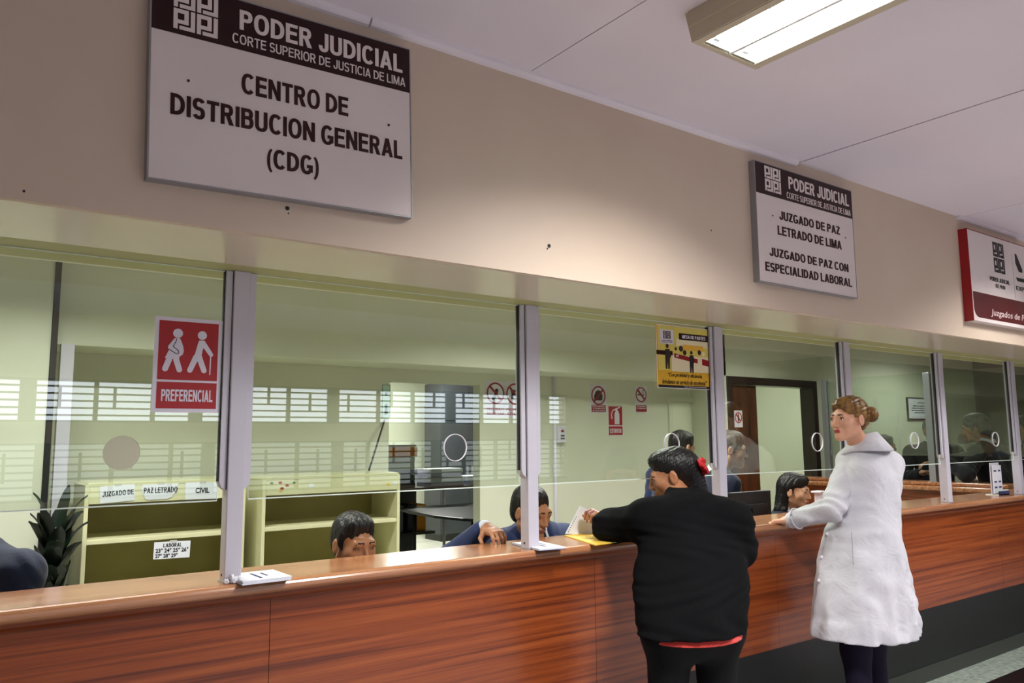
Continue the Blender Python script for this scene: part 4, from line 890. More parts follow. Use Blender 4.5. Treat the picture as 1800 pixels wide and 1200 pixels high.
def skin(n, c, lip, brow):
    return [mat('skin_'+n, c, .45, bump=(160, .05), var=(14, tuple(int(v*.95) for v in c)), spec=.4), mat('lips_'+n, lip, .4), mat('brow_'+n, brow, .7)]
HAIRB = mat('black_hair', (15, 13, 14), .42, bump=(70, .8, (1, 1, .22)), spec=.4)
# ------------------------------------------------------------------ people
A3 = lambda *v: np.array(v, float)
UP = A3(0, 0, 1); IMR = A3(.806, -.591, 0)
def imr(c): v = _n(A3(c[0], c[1], 0)); return A3(v[1], -v[0], 0), v   # towards the right of the photograph, and away from its camera, at point c
def atn(px, py, Y): return np.array(at(px, py, Y))
def fabric(n, c, var=None, sheen=.15, bump=.12): return mat(n, c, .8, bump=(140, bump), var=(6, var or tuple(int(v*.86) for v in c)), sheen=sheen, spec=.25)
SHOE = mat('black_shoe', (18, 17, 18), .3); WSHIRT = mat('white_shirt', (216, 222, 236), .7); TROU = fabric('dark_trousers', (30, 32, 40))
def joints(c, hf, bf, seated=False, s=1., lean=0., sh=.185, wl=None, wr=None, pole=None, seat=.50, chest_at=None, hip=None, neck=.155):
    """joint positions from the head: hf faces of head, bf of body; wl / wr are wrist targets of the person's left and right"""
    B = basis(bf); r, f = B[0], B[1]; J = {'s': s, 'B': B, 'c': c, 'H': basis(hf)}
    ch = c-UP*(neck+.065)*s-f*(.045+lean*.10)*s if chest_at is None else chest_at
    J['nk'] = ch+UP*.065*s; J['ch'] = ch; L = .46*s
    if seated:
        dz = ch[2]-seat-.02; hx = math.sqrt(max(L*L-dz*dz, .0004)) if dz < L else .03; pe = A3(ch[0], ch[1], seat+.02)-f*hx
    else: pe = ch-UP*L-f*lean*.25*s
    if hip is not None: pe = hip
    J['pe'] = pe
    for q, n, w in ((-1, 'l', wl), (1, 'r', wr)):
        S = ch+r*q*sh*s-UP*.005; J['S'+n] = S; hp = pe+r*q*.092*s; J['h'+n] = hp
        if seated: kn = hp+f*.42*s+r*q*.05-UP*.0; an = A3(kn[0], kn[1], .09)-f*.04
        else: kn = A3(hp[0], hp[1], hp[2]*.53+.03)+f*.015; an = A3(hp[0], hp[1], .085)-f*.02
        J['k'+n] = kn; J['a'+n] = an
        if w is None: w = (S+r*q*.05*s-UP*.50*s+f*.12*s) if not seated else hp+f*.28*s+UP*.1+r*q*.02
        po = pole[n] if pole and n in pole else (-f*.6+r*q*.5-UP*.5)
        J['e'+n], J['w'+n] = ik(S, w, .285*s, .25*s, po)
    return J
def torso(F, J, inf=0., belly=0., k=.05):
    s = J['s']; r, f, u = J['B']; pe, ch = J['pe'], J['ch']
    for q in (-1, 1):
        F.cone(pe+r*q*.062*s, (pe+ch)/2+r*q*.052*s+f*belly*.5, (.098+inf*.9+belly*.4)*1, .092+inf+belly*.5, k)
        F.cone((pe+ch)/2+r*q*.052*s+f*belly*.5, ch+r*q*.083*s-UP*.05*s, .092+inf+belly*.5, .096*s+inf, k)
        F.cone(ch+r*q*.05*s+UP*.015, J['S'+('l' if q < 0 else 'r')], .062*s+inf*.8, .052*s+inf, k)
        F.cone(ch+r*q*.02*s+UP*.02-f*.01, J['nk']+r*q*.03*s, .065*s+inf*.4, .050*s+inf*.3, k)
def arms(F, J, inf=0., side='lr', cut=1., k=.03, fat=1.):
    s = J['s']
    for n in side:
        F.cone(J['S'+n], J['e'+n], (.053*s)*fat+inf, (.042*s)*fat+inf, k); w = J['e'+n]+(J['w'+n]-J['e'+n])*cut
        F.cone(J['e'+n], w, (.042*s)*fat+inf, (.029*s)*fat+inf*1.05, k)
def legs(F, J, inf=0., stop=1., k=.04):
    s = J['s']
    for n in 'lr':
        F.cone(J['h'+n], J['k'+n], .082*s+inf, .056*s+inf, k); a = J['k'+n]+(J['a'+n]-J['k'+n])*stop
        F.cone(J['k'+n], a, .056*s+inf, .042*s+inf, k)
def bounds(J, m=.17, names=None):
    P = np.array([v for k_, v in J.items() if isinstance(v, np.ndarray) and v.shape == (3,) and (names is None or k_ in names)]); return P.min(0)-m, P.max(0)+m
def person(name, label, J, sk, female=0, hands='', hcurl=(.3, .45, .3), hR=None, h=.005, fat=1., belly=0, wide=1., seen=True):
    fr = A3(J['pe'][0], J['pe'][1], 0); t = thing('person', label, 'person', tuple(fr))
    F = Field(); torso(F, J, -.004, belly); arms(F, J, -.004, fat=fat); legs(F, J, -.004); s = J['s']
    F.cone(J['c']-UP*.075*s-J['H'][1]*.022*s, J['nk'], (.047 if female else .054)*s, .056*s, .03); g = head_shapes(F, J['c'], J['H'], female, s, wide)
    for n in 'lr':
        F.cone(J['a'+n], J['a'+n]+J['B'][1]*.11-UP*.045, .035, .026, .03)
        R = hR[n] if hR and n in hR else None
        if R is None:
            d = _n(J['w'+n]-J['e'+n]); R = basis(d, J['B'][1] if abs(d[2]) > .6 else UP); q = 1 if n == 'l' else -1; R = np.array([R[0]*q, R[1], np.cross(R[0]*q, R[1])*q])
        hc = hcurl[n] if isinstance(hcurl, dict) else hcurl
        hand_shapes(F, J['w'+n]+R[1]*.012, R, s*(.9 if female else 1), hc)
    lo, hi = bounds(J, .2); lo[2] = max(lo[2], .0); pk = head_pick(J['c'], J['H'], s, wide)
    fmesh('body', F, lo, hi, h, sk, t, pk)
    if seen: eyes(t, g, J['H'], s)
    return t, g
def shoes(t, J):
    for n in 'lr':
        F = Field(); a = J['a'+n]; f, r = J['B'][1], J['B'][0]; b = A3(a[0], a[1], 0)
        F.ell(b+f*.10+UP*.035, (.045, .10, .036), .03, 'u', J['B']); F.ell(b+f*.0+UP*.05, (.042, .06, .055), .03, 'u', J['B']); F.box(b+f*.07+UP*(-.05), (.2, .3, .05), .001, .004, 's')
        fmesh('shoe', F, b-.2, b+A3(.2, .2, .14), .008, SHOE, t)
def trousers(t, J, m, inf=.014):
    F = Field(); legs(F, J, inf, .96); s = J['s']; F.cone(J['hl'], J['hr'], .105*s+inf, .105*s+inf, .05); F.cone(J['pe'], J['pe']+(J['ch']-J['pe'])*.3, .115*s+inf, .11*s+inf, .05)
    lo, hi = bounds(J, .2, ('pe', 'hl', 'hr', 'kl', 'kr', 'al', 'ar')); lo[2] = max(lo[2], .01); return fmesh('trousers', F, lo, hi, .009, m, t)
def suit(t, J, m, inf=.018, cut=.93, tie=None, h=.008, vneck=True, belly=0, fat=1., cuffs=True):
    s = J['s']; r, f, u = J['B']; F = Field(); torso(F, J, inf, belly); arms(F, J, inf, cut=cut, fat=fat); pe, ch = J['pe'], J['ch']
    dn = _n(pe-ch); F.cone(pe+r*.07*s, pe+r*.08*s-UP*.08 if J['kl'][2] < pe[2]-.2 else pe+r*.08*s, .11*s+inf, .11*s+inf, .05); F.cone(pe-r*.07*s, pe-r*.08*s-UP*.08 if J['kl'][2] < pe[2]-.2 else pe-r*.08*s, .11*s+inf, .11*s+inf, .05)
    if vneck: F.ell(ch+f*.125*s+dn*.03*s, (.050*s, .075*s, .17*s), .012, 's', np.array([r, np.cross(-dn, r)*-1, -dn]))
    F.cone(J['nk']+UP*.02, J['nk']+UP*.2, .062*s, .07*s, .02, 's')
    lo, hi = bounds(J, .16, ('pe', 'ch', 'nk', 'Sl', 'Sr', 'el', 'er', 'wl', 'wr')); jk = fmesh('jacket', F, lo, hi, h, m, t, None, lambda P: .003*np.sin(P[:, 2]*70+6*np.sin(P[:, 0]*21))*np.sin(P[:, 1]*33))
    if vneck:
        L = Field(); nkf = J['nk']+UP*.012
        for q in (-1, 1):
            p0, p1, p2 = nkf+r*q*.062*s-f*.02, ch+r*q*.068*s+f*.112*s+UP*.0, ch+r*q*.018*s+f*.135*s+dn*.19*s
            L.cone(p0, p1, .017*s, .02*s, .02); L.cone(p1, p2, .02*s, .010*s, .02)
        L.cone(nkf+r*.062*s-f*.02, nkf-f*.062*s, .015, .015, .02); L.cone(nkf-r*.062*s-f*.02, nkf-f*.062*s, .015, .015, .02)
        fmesh('lapel', L, ch-.3, ch+.3, .007, m, jk).parent = jk
    S = Field(); torso(S, J, .008, belly); S.cone(J['nk']-f*.0, J['nk']+UP*.055*s+f*.006, .063*s, .060*s, .03); S.cone(J['nk']+UP*.045, J['nk']+UP*.22, .052*s, .06*s, .01, 's')
    if cuffs:
        for n in 'lr':
            d = _n(J['w'+n]-J['e'+n]); S.cone(J['w'+n]-d*.06, J['w'+n]-d*.004, .037*s, .037*s, .005)
    fmesh('shirt', S, lo, hi, h, WSHIRT, t)
    if tie is not None:
        T = Field(); p = ch+f*.108*s; T.ell(J['nk']+f*.062*s+UP*.018, (.018, .016, .018), .01, 'u', J['B']); T.cone(J['nk']+f*.066*s+UP*.01, p+dn*.03, .012, .018, .01); T.cone(p+dn*.03+f*.006, (pe+ch)/2+f*.12, .018, .030, .01)
        fmesh('tie', T, ch-.4, ch+.4, .006, tie, t)
    return jk
def hair_short(t, J, m, line=.052, side=-.03, nape=-.075, vol=1., wide=1., part=0., grey=None):
    """close cropped hair: a shell over the skull cut by the face and the neckline"""
    c, R, s = J['c'], J['H'], J['s']; g = lambda x, y, z: c+s*(x*wide*R[0]+y*R[1]+z*R[2]); E = lambda p, r, k=.02, op='u': F.ell(g(*p), np.array(r)*s*np.array([wide, 1, 1]), k*s, op, R); F = Field()
    E((0, -.020, .037), (.079*vol, .096*vol, .085*vol), .02); E((part*.03, .028, .084), (.054, .046, .032*vol), .03); E((0, -.055, -.02), (.064, .052, .07), .03)
    for q in (-1, 1): E((q*.069, .018, .0), (.011, .020, .045), .02)
    E((0, .118, line-.092), (.069, .074, .092), .012, 's')
    for q in (-1, 1): E((q*.088, .082, line-.08), (.042, .066, .075), .012, 's'); E((q*.082, .008, -.060), (.028, .045, .045), .012, 's')
    F.box(g(0, .02, nape-.15), A3(.2, .2, .15)*s, .001, .012, 's', R)
    fmesh('hair', F, c-.19*s, c+.19*s, .0045, m, t, None, lambda P: .0022*np.sin(((P-c)@R.T)[:, 0]*330+40*((P-c)@R.T)[:, 2])*np.sin(((P-c)@R.T)[:, 1]*60+1))
def chair(p, bf, label):
    B = basis((bf[0], bf[1], 0)); t = thing('office_chair', label, 'chair', (p[0], p[1], 0), math.atan2(-bf[0], bf[1]), 'office chairs behind the counter'); CH = MATS.get('chair_cloth') or fabric('chair_cloth', (30, 34, 46))
    bm = bmesh.new(); bx(bm, -.23, .23, -.2, .25, .36, .41); obj('seat', bm, CH, t, .02); bm = bmesh.new(); bx(bm, -.2, .2, -.30, -.26, .45, .62); obj('backrest', bm, CH, t, .015)
    bm = bmesh.new(); bx(bm, -.03, .03, -.30, -.24, .38, .5); bx(bm, -.03, .03, -.3, 0, .345, .36); obj('back_bracket', bm, PLINTH, t)
    bm = bmesh.new(); tube(bm, [(0, 0, .08), (0, 0, .36)], .028, 12); obj('pedestal', bm, PLINTH, t)
    for k in range(5):
        a = 2*pi*k/5; bm = bmesh.new(); tube(bm, [(0, 0, .10), (.26*cos(a), .26*sin(a), .07)], [.026, .018], 8); bmesh.ops.create_uvsphere(bm, u_segments=10, v_segments=8, radius=.03, matrix=Matrix.Translation((.26*cos(a), .26*sin(a), .03))); obj('leg', bm, PLINTH, t)
# skins, hair and cloth
SK1 = skin('tan', (172, 118, 84), (140, 84, 70), (24, 20, 20)); SK2 = skin('fair', (214, 160, 130), (166, 66, 66), (70, 46, 34)); SK3 = skin('olive', (204, 152, 120), (158, 90, 78), (30, 24, 22)); SK4 = skin('grey', (176, 134, 108), (140, 92, 80), (60, 56, 54))
NAVY = fabric('navy_suit', (40, 54, 96), (34, 46, 84)); DNAVY = fabric('dark_navy_suit', (24, 32, 56)); BLKS = fabric('black_suit', (24, 27, 34)); GREYH = mat('grey_hair', (66, 64, 64), .5, bump=(60, .5, (1, 1, .25)), var=(26, (112, 110, 110)))
DKBL = fabric('dark_jacket', (22, 28, 46))
# 1 seated clerk whose head shows above the counter
c = atn(622, 952, 3.0); J = joints(c, (.14, -1, -.2), (.05, -1, 0), True, lean=.6, s=.97); t, g = person('person', 'seated man with short black hair, only his lowered head showing above the counter', J, SK1, wide=1.04)
hair_short(t, J, HAIRB, line=.076, wide=1.03, vol=1.0); suit(t, J, BLKS); trousers(t, J, TROU); shoes(t, J); chair(J['pe'], (.05, -1), 'dark office chair under the seated man with only his head showing')
# 2 seated clerk in navy suit reading, hand on the counter
c = atn(934, 897, 3.02); c[2] += .0
ch = atn(937, 951, 3.14); wr = atn(853, 944, 2.93); wr[2] = max(wr[2], ZT+.055); wl = A3(ch[0]+.27, 2.99, .90)
J = joints(c, (.18, -1, -.30), (.02, -1, 0), True, lean=.5, sh=.20, wr=wr, wl=wl, chest_at=ch, pole={'r': (-.75, .25, -.3), 'l': (.6, .4, -.4)})
hd = _n(atn(872, 950, 2.84)-J['wr']); hd[2] = -.12; hd = _n(hd); R = basis(hd); hR = {'r': np.array([-R[0], R[1], R[2]])}
hR['r'] = np.array([R[0], R[1], R[2]])
t, g = person('person', 'seated clerk in navy suit bending over papers behind the second grey post', J, SK1, hR=hR, hcurl={'r': (.55, .75, .4), 'l': (.3, .4, .3)})
hair_short(t, J, HAIRB, line=.076, wide=1.0, vol=1.0, part=1); suit(t, J, NAVY, inf=.02, cut=.86, tie=fabric('dark_tie', (20, 20, 26))); trousers(t, J, NAVY); shoes(t, J); chair(J['pe'], (.02, -1), 'dark office chair under the clerk in navy suit')
# 3 person at the left edge, only the navy shoulder in view
c = atn(-90, 905, 3.3); J = joints(c, (-.8, -.5, -.1), (-.75, -.6, 0), True, sh=.2, chest_at=atn(-50, 1003, 3.3)); t, g = person('person', 'person in dark navy jacket at the left edge, only a shoulder in view', J, SK1, h=.006)
hair_short(t, J, HAIRB); suit(t, J, DNAVY, inf=.024); trousers(t, J, TROU); shoes(t, J); chair(J['pe'], (-.75, -.6), 'dark office chair under the person at the left edge')
# 4 standing man with his back turned, behind the woman in black
c = atn(1199, 785, 4.2); q, v = imr(c); hf = _n(q*.75+v*.65-UP*.25); J = joints(c, hf, _n(q*.5+v*.8), False, lean=.5); t, g = person('person', 'dark haired man in blue suit, back turned, behind the woman in black', J, SK3, h=.006)
hair_short(t, J, HAIRB, line=.055, vol=1.05); suit(t, J, NAVY); trousers(t, J, NAVY); shoes(t, J)
# 5 older man with glasses in profile
c = atn(1285, 789, 3.6); q, v = imr(c); hf = _n(q*.98+v*.05-UP*.14); J = joints(c, hf, _n(q*.9+v*.4), False, lean=.6, s=1.04); t, g = person('person', 'grey haired man with glasses in dark blue suit, in profile right of the third post', J, SK4)
hair_short(t, J, GREYH, line=.058, vol=1.04); suit(t, J, DNAVY); trousers(t, J, DNAVY); shoes(t, J)
def spectacles(t, g, m):
    bm = bmesh.new()
    for q in (-1, 1):
        tube(bm, [g(q*.034+.022*cos(a), .102-.004*abs(cos(a)), -.002+.016*sin(a)) for a in [2*pi*k/16 for k in range(17)]], .0016, 6, caps=False); tube(bm, [g(q*.056, .098, .004), g(q*.078, .02, .006), g(q*.080, -.01, .0)], .0018, 6)
    tube(bm, [g(-.012, .104, .002), g(.012, .104, .002)], .0016, 6); o = obj('spectacles', bm, m, t); o.location = -t.location
spectacles(t, g, GASK); F = Field(); [F.ell(g(q*.014, .098, -.052), (.017, .008, .007), .008, 'u', J['H']) for q in (-1, 1)]; fmesh('moustache', F, J['c']-.2, J['c']+.2, .0045, GREYH, t)
# 6 seated young woman in profile
c = atn(1397, 862, 3.17); q, v = imr(c); hf = _n(q*.93-v*.34-UP*.12); J = joints(c, hf, _n(q*.9-v*.4), True, s=.96, sh=.17, lean=.3); t, g = person('person', 'seated young woman with long dark hair, in profile beside the black monitor', J, SK3, female=1, wide=.95)
def hair_long(t, J, m):
    R, s = J['H'], J['s']; F = Field(); E = lambda p, r, k=.02, op='u': F.ell(g(*p), np.array(r)*s, k*s, op, R); K = lambda a, b, r1, r2, k=.03: F.cone(g(*a), g(*b), r1*s, r2*s, k*s)
    E((0, -.022, .036), (.082, .099, .087)); E((0, .04, .08), (.055, .045, .032), .03)
    for q in (-1, 1): K((q*.058, -.045, .02), (q*.064, -.062, -.14), .030, .040); K((q*.064, -.062, -.14), (q*.068, -.045, -.25), .040, .026)
    K((0, -.07, .0), (0, -.085, -.22), .055, .05)
    E((0, .115, -.045), (.066, .072, .098), .012, 's'); [E((q*.088, .080, -.02), (.045, .070, .088), .012, 's') for q in (-1, 1)]
    fmesh('hair', F, J['c']-.4, J['c']+.3, .005, m, t, None, lambda P: .0025*np.sin(((P-J['c'])@R.T)[:, 0]*300+((P-J['c'])@R.T)[:, 1]*260))
hair_long(t, J, HAIRB); suit(t, J, DKBL, inf=.014, h=.007); trousers(t, J, TROU); shoes(t, J); chair(J['pe'], (.8, -.6), 'dark office chair under the seated young woman')
# 7-10 men waiting behind the return counter
BLKH = HAIRB; GOLD = mat('yellow_tie', (216, 190, 96), .5, var=(30, (236, 226, 190)))
c = atn(1556, 784, 4.5); q, v = imr(c); J = joints(c, _n(q*.9+v*.3), _n(q), False); t, g = person('person', 'dark haired man in profile far back, just right of the white coat collar', J, SK4, h=.007); hair_short(t, J, GREYH, vol=1.05); suit(t, J, BLKS); trousers(t, J, TROU); shoes(t, J)
c = atn(1640, 755, 3.95); B_ = A3(-.75, -.65, 0); J = joints(c, _n(A3(-.5, -.75, -.05)), B_, False, sh=.205, wl=c+A3(.08, -.35, -.47), wr=c+A3(-.34, -.02, -.42)); t, g = person('person', 'man in dark suit with yellow tie standing behind the return counter post', J, SK4, h=.007); hair_short(t, J, GREYH); suit(t, J, BLKS, tie=GOLD); trousers(t, J, TROU); shoes(t, J)
c = atn(1714, 752, 3.45); q, v = imr(c); J = joints(c, _n(-q*.95+v*.1-UP*.15), _n(-q*.8+v*.4), False, sh=.2, s=1.05, wl=c+A3(-.36, .12, -.30), wr=c+A3(-.25, .35, -.33), lean=.5); t, g = person('person', 'grey haired man in dark suit turned left, between fifth and sixth post', J, SK4, h=.006); hair_short(t, J, GREYH, vol=1.12, line=.05); suit(t, J, BLKS, inf=.022); trousers(t, J, TROU); shoes(t, J)
c = atn(1800, 752, 3.3); q, v = imr(c); J = joints(c, _n(-q*.8-v*.3), _n(-q*.6-v*.5), False, sh=.2); t, g = person('person', 'man in dark suit cut off by the right edge of the view', J, SK4, h=.007); hair_short(t, J, BLKH); suit(t, J, BLKS, tie=TROU); trousers(t, J, TROU); shoes(t, J)
# ------------------------------------------------------------------ woman in black at the counter
BLKK = mat('black_knit', (9, 9, 11), .95, bump=(220, .2), spec=.12); BLKT = mat('black_trousers', (13, 15, 17), .85, bump=(180, .1), spec=.2)
CORAL = fabric('coral_shirt', (226, 74, 66)); REDC = mat('red_clip', (176, 16, 28), .4, bump=(90, .4))
f = _n(A3(.30, .95, 0)); B = basis(f); r = B[0]
c = atn(1181, 834, 2.46); ch = atn(1216, 915, 2.27); pe = atn(1218, 1092, 2.14); hf = _n(A3(-.66, .74, -.26))
J = {'s': 1.0, 'B': B, 'c': c, 'H': basis(hf), 'ch': ch, 'nk': ch+UP*.06+f*.06, 'pe': pe, 'Sl': atn(1140, 915, 2.36), 'Sr': atn(1284, 917, 2.16)}
J['el'] = atn(1072, 951, 2.58); J['el'][2] = ZT+.062; J['wl'] = atn(1064, 916, 2.74); J['er'] = atn(1299, 962, 2.16); J['wr'] = A3(J['Sr'][0]-.12, 2.54, ZT+.045)
for q, n in ((-1, 'l'), (1, 'r')):
    J['h'+n] = pe+r*q*.10-UP*.02; J['k'+n] = A3(J['h'+n][0], J['h'+n][1], .44)+f*.03+r*q*.01; J['a'+n] = A3(J['h'+n][0], J['h'+n][1], .085)+r*q*.02
hd = _n(atn(1043, 897, 2.72)-J['wl']); dz = _n(A3(.50, -.2, .75)); rr = _n(np.cross(hd, dz)); hRl = np.array([rr, hd, np.cross(rr, hd)])
if hRl[2] @ dz < 0: hRl[2] *= -1; 
t, g = person('person', 'woman in black sweater leaning on the counter, red clip in her dark hair', J, SK1, 1, hR={'l': hRl}, hcurl={'l': (.85, .95, .5), 'r': (.3, .3, .2)}, wide=1.04)
F = Field(); ax = _n(ch-pe); Rr = np.array([r, f, UP]); pe = pe-r*.012; L = ch[2]-pe[2]; ld = Rr@(ch-pe)/L
lz = lambda z, rx, ry, o=0: (z, ld[0]*z, ld[1]*z+o, rx, ry)
def kn_wave(a, z): return .006*np.sin(5*a+9*z)*np.clip(1-z*2, .2, 1)
F.loft([lz(-.032, .216, .170), lz(.04, .230, .176), lz(.12, .240, .178), lz(L*.55, .238, .172), lz(L*.8, .216, .152), lz(L, .165, .118), lz(L+.05, .105, .09, .01)], .05, 'u', Rr, pe, kn_wave)
for n, q in (('l', -1), ('r', 1)):
    F.cone(ch+r*q*.05+UP*.025, J['S'+n], .080, .078, .06); F.cone(J['S'+n], J['e'+n], .080, .070, .05); F.cone(J['e'+n], J['e'+n]+(J['w'+n]-J['e'+n])*.82, .066, .046, .04)
F.cone(ch+UP*.03, J['nk']+UP*.03, .085, .068, .05); F.cone(J['nk']+UP*.055, J['nk']+UP*.2, .058, .06, .01, 's')
torso(F, J, .02); lo, hi = bounds(J, .34, ('pe', 'ch', 'nk', 'Sl', 'Sr', 'el', 'er', 'wl', 'wr'))
def knit(P): return .004*np.sin(P[:, 0]*42+9*np.sin(P[:, 2]*17))*np.sin(P[:, 2]*36+5*P[:, 1])
fmesh('sweater', F, lo, hi, .007, BLKK, t, None, knit)
F = Field(); F.loft([(-.054, .018+ld[0]*-.054, ld[1]*-.054, .190, .150), (.02, .016+ld[0]*.02, ld[1]*.02, .196, .155), lz(.1, .19, .15)], .02, 'u', Rr, pe); fmesh('shirt_hem', F, pe-.3, pe+.3, .008, CORAL, t)
trousers(t, J, BLKT, .010); F = Field()
shoes(t, J)
F = Field(); R, s = J['H'], 1.; E = lambda p, rr, k=.02, op='u': F.ell(g(*p), np.array(rr), k, op, R)
E((0, -.022, .036), (.080, .100, .086)); E((0, .035, .078), (.060, .052, .034), .03); E((0, -.085, .015), (.052, .050, .055), .03); E((0, -.075, -.05), (.046, .040, .07), .03); F.cone(g(0, -.10, -.02), g(0, -.115, -.15), .032, .022, .03)
E((0, .118, -.034), (.066, .070, .092), .012, 's')
for q in (-1, 1): E((q*.088, .082, -.028), (.040, .066, .080), .012, 's'); E((q*.084, -.002, -.040), (.024, .036, .042), .012, 's')
fmesh('hair', F, c-.24, c+.2, .0045, HAIRB, t, None, lambda P: .0011*np.sin(((P-c)@R.T)[:, 2]*420+90*((P-c)@R.T)[:, 1]))
F = Field(); R_ = random.Random(6)
for k in range(9):
    a = 2*pi*k/9; p = g(-.026+.030*cos(a), -.140-.012*sin(2*a), .002+.030*sin(a)); F.ell(p, (.014, .010, .012), .006, 'u', R)
F.ell(g(-.026, -.138, .002), (.020, .016, .020), .006, 'u', R); clip = fmesh('hair_clip', F, c-.24, c+.24, .004, REDC, t)
# ------------------------------------------------------------------ woman in the white coat
COATM = mat('white_coat_cloth', (206, 206, 212), .7, bump=(9, .9), var=(5, (198, 198, 206)), sheen=.2, spec=.3, crumple=1.6); COATL = mat('coat_lining', (120, 120, 128), .8); PURP = mat('dark_purple_trousers', (26, 20, 40), .8, bump=(140, .1), spec=.2)
BLOND = mat('blonde_hair', (64, 42, 22), .35, bump=(40, .6, (1, 1, .3)), var=(34, (150, 110, 56), (1, 1, .25)), spec=.3); SCARF = mat('patterned_scarf', (150, 26, 40), .6, var=(38, (222, 206, 208)))
f = _n(A3(-.16, 1, 0)); B = basis(f); r = B[0]; YC = 2.24
c = atn(1492, 735, YC); ch = atn(1530, 819, YC-.02); pe = atn(1516, 985, YC); hf = _n(A3(-.963, .21, -.03)); fw = 1.0
J = {'s': .95, 'B': B, 'c': c, 'H': basis(hf), 'ch': ch, 'nk': atn(1515, 788, YC), 'pe': pe, 'Sl': atn(1495, 813, YC+.05), 'Sr': atn(1561, 818, YC-.02)}
J['el'] = atn(1464, 894, YC+.03); J['wl'] = atn(1391, 914, 2.50); J['er'] = J['Sr']+A3(.06, .10, -.26); J['wr'] = A3(J['Sr'][0]-.06, 2.55, ZT+.04)
for q, n in ((-1, 'l'), (1, 'r')):
    J['h'+n] = A3(pe[0], pe[1], .86)+r*q*.095; J['k'+n] = A3(J['h'+n][0], J['h'+n][1], .47)+f*.02; J['a'+n] = A3(J['h'+n][0], J['h'+n][1], .085)+r*q*.01
hd = _n(atn(1366, 907, 2.565)-J['wl']); hd[2] = -.12; hd = _n(hd); R = basis(hd); hRl = R
t, g = person('person', 'blonde woman in long white coat looking back over her left shoulder, hand on the counter', J, SK2, 1, hR={'l': hRl}, hcurl={'l': (.30, .55, .35), 'r': (.3, .3, .2)}, wide=.97)
F = Field(); z0 = .555
def xc(py): return atn(1500, py, YC)[2]
def sec(py, pxl, pxr, ry, dy=0.):
    a, b = atn(pxl, py, YC), atn(pxr, py, YC); cx = (a[0]+b[0])/2; w = (pxr-pxl)/348/2; rx = math.sqrt(max(w*w-(ry*.591)**2, .01))/.806; return (a[2]/2+b[2]/2, cx, YC+dy, rx, ry)
def cw(a, z):
    k = np.clip((1.15-z)/.6, 0, 1); return k*(.020*(np.abs(np.sin(3*a+.9+.5*z))-.6)+.010*(np.abs(np.sin(5.5*a+3*z))-.6)+.004*np.sin(17*a-6*z))+.0035*np.sin(26*z+5*a)
S = [sec(1112, 1416, 1612, .235), sec(1050, 1424, 1603, .22), sec(985, 1434, 1588, .20), sec(930, 1450, 1577, .175), sec(890, 1468, 1575, .15), sec(850, 1482, 1578, .14), sec(818, 1492, 1573, .122), sec(800, 1496, 1565, .10), sec(784, 1502, 1550, .07)]
F.loft(S, .03, 'u', None, (0, 0, 0), cw)
F.cone(J['Sr'], J['er'], .064, .056, .04); F.cone(J['er'], J['er']+(J['wr']-J['er'])*.95, .054, .043, .03)
F.cone(ch+UP*.01, J['Sl'], .07, .058, .04); F.cone(ch+UP*.01, J['Sr'], .066, .062, .04)
torso(F, J, .012)
F.cone(J['nk']-UP*.0, J['nk']+UP*.2, .050, .06, .01, 's')
F.cone(J['Sl'], J['el'], .066, .058, .010); F.cone(J['el'], J['el']+(J['wl']-J['el'])*.97, .058, .043, .012)
zh = S[0][0]; hc = A3(S[0][1], YC, zh)
F.loft([(zh-.1, S[0][1], YC, S[0][3]-.035, S[0][4]-.035), (zh+.03, S[0][1], YC, S[0][3]-.04, S[0][4]-.04)], .004, 's')
lo, hi = bounds(J, .36, ('pe', 'ch', 'nk', 'Sl', 'Sr', 'el', 'er', 'wl', 'wr')); lo[2] = zh-.03
def creases(P):
    x, y, z = P[:, 0], P[:, 1], P[:, 2]; e = np.exp(-((x-J['el'][0])**2+(y-J['el'][1])**2+(z-J['el'][2])**2)/.02); k = np.clip((1.0-z)/.4, 0, 1)
    lr = np.exp(-((x-J['pe'][0]-.17)**2+(z-.68)**2)/.03)
    return lr*.010*(np.abs(np.sin(34*z-22*x+3*np.sin(19*x)))-.5)+e*.008*np.sin(95*(z+.5*x)+3*np.sin(30*x))+.0035*np.sin(38*z+22*x+4*np.sin(13*x+8*y))*np.sin(19*x-14*z)+k*.004*(np.abs(np.sin(30*z+14*x+4*np.sin(13*x)))-.5)*np.sin(31*x+9*z)
coat = fmesh('coat', F, lo, hi, .0065, COATM, t, None, creases)
# coat collar, a folded band round the neck
bm = bmesh.new(); n = 40; rows = []
nk = J['nk']; tc = nk+A3(.012, 0, -.0)
for i in range(n+1):
    a = -2.55+5.1*i/n; d = r*sin(a)-f*cos(a); b = max(0, cos(a)); e = abs(a)/2.55
    p0 = tc+d*np.array([.060])+UP*(.060+.018*b-.060*e**3); p1 = tc+d*.072+UP*(.066+.018*b-.060*e**3); p2 = tc+d*(.122+.022*b)+UP*(.006-.012*b-.050*e**3); p3 = p2-UP*.008-d*.006
    rows.append([bm.verts.new(p) for p in (p0, p1, p2, p3)])
for u, v in zip(rows, rows[1:]):
    for k in range(3): bm.faces.new((u[k], u[k+1], v[k+1], v[k])).smooth = True
co_ = obj('collar', bm, COATM, t, recalc=False); co_.location = -t.location; mo = co_.modifiers.new('solid', 'SOLIDIFY'); mo.thickness = .005
bm = bmesh.new(); tube(bm, [nk+(r*sin(a)-f*cos(a))*(.054)+UP*(.050+.014*cos(a)) for a in [2*pi*k/28 for k in range(29)]], .014, 8, caps=False); o = obj('scarf', bm, SCARF, t, smooth=True); o.location = -t.location
F = Field(); F.cone(nk+f*.05+UP*.03, ch+f*.115-UP*.06, .02, .03, .01); fmesh('scarf_end', F, ch-.3, ch+.3, .006, SCARF, t)
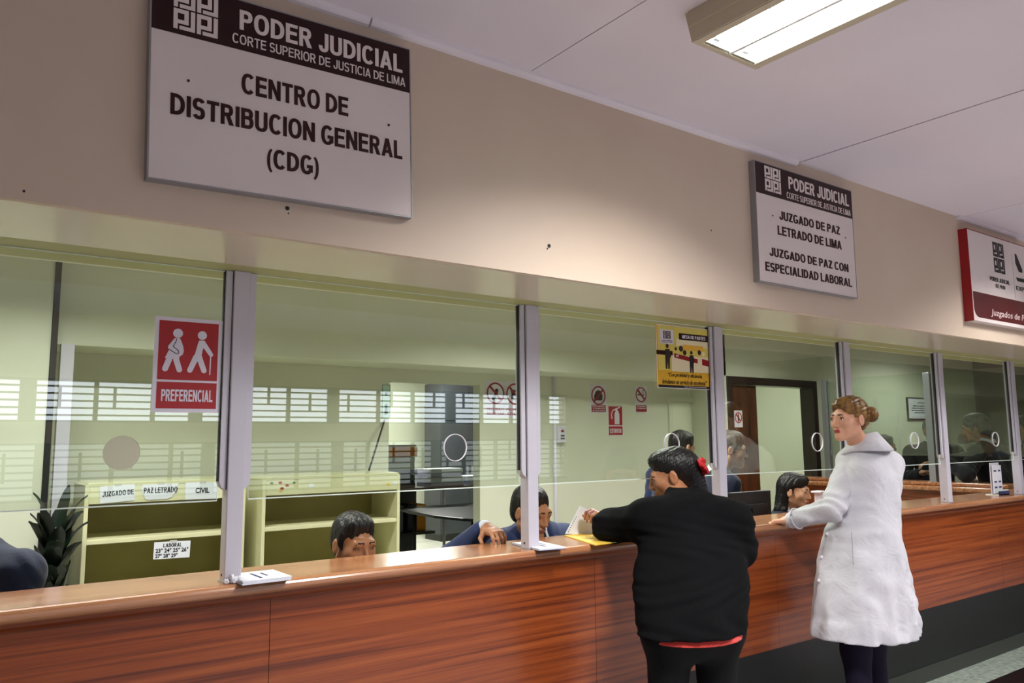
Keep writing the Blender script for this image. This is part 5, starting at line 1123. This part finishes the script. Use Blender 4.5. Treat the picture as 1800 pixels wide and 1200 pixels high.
# cuff strap, buttons, pocket welt, centre back seam
d = _n(J['wl']-J['el']); p = J['el']+(J['wl']-J['el'])*.86; a1 = _n(np.cross(d, UP)); a2 = np.cross(d, a1)
bm = bmesh.new(); tube(bm, [p+(a1*cos(q)+a2*sin(q))*.0515-d*.0 for q in [2*pi*k/24 for k in range(25)]], .005, 6, caps=False); o = obj('cuff_strap', bm, COATM, t, smooth=True); o.location = -t.location
for k in range(3):
    q = atn(1446-5*k, 936+42*k, YC+.10); ok_, q, nn_, ii_ = coat.closest_point_on_mesh(Vector(q)); bm = bmesh.new(); bmesh.ops.create_uvsphere(bm, u_segments=12, v_segments=8, radius=.010, matrix=Matrix.Translation(Vector(q)-t.location)); obj('button', bm, PAPERW, t)
for (x0, y0), (x1, y1), off in (((1497, 935), (1500, 992), .06),):
    pts = []
    for k in range(13):
        q = atn(x0+(x1-x0)*k/12, y0+(y1-y0)*k/12, YC+off); v_ = Vector(q)-Vector((0, 0, H)); hit, q, nn_, ii_ = coat.ray_cast(Vector((0, 0, H)), v_.normalized()); 
        if hit: pts.append(q-Vector(t.location))
    if len(pts) > 3: bm = bmesh.new(); tube(bm, pts, .0022, 6); obj('pocket_welt', bm, mat('welt_cloth', (168, 168, 176), .8), t)
trousers(t, J, PURP, .012); shoes(t, J)
F = Field(); R = J['H']; E = lambda p, rr, k=.02, op='u': F.ell(g(*p), np.array(rr), k, op, R)
E((0, -.022, .034), (.0765, .0955, .0835)); E((0, .034, .072), (.056, .046, .032), .03); E((0, -.06, -.01), (.055, .05, .06), .03)
E((0, .118, -.022), (.070, .072, .092), .010, 's')
for q in (-1, 1): E((q*.088, .082, -.026), (.042, .066, .080), .010, 's'); E((q*.084, .002, -.038), (.026, .040, .042), .010, 's')
F.box(g(0, -.02, -.225), A3(.2, .2, .15), .001, .012, 's', R)
def strands(P): q = (P-c)@R.T; return .0018*np.sin(q[:, 2]*300+70*q[:, 1]+30*q[:, 0])
hr = fmesh('hair', F, c-.2, c+.2, .004, BLOND, t, None, strands)
F = Field(); b = g(-.012, -.140, .016)
for k in range(10):
    a = 2*pi*k/10; F.cone(b+R[0]*.022*cos(a)+R[2]*.024*sin(a)-R[1]*.004, b+R[0]*.022*cos(a+.7)+R[2]*.024*sin(a+.7)-R[1]*.018, .017, .015, .006)
F.ell(b-R[1]*.008, (.030, .024, .032), .01, 'u', R); bun = fmesh('bun', F, b-.08, b+.08, .0035, BLOND, t)
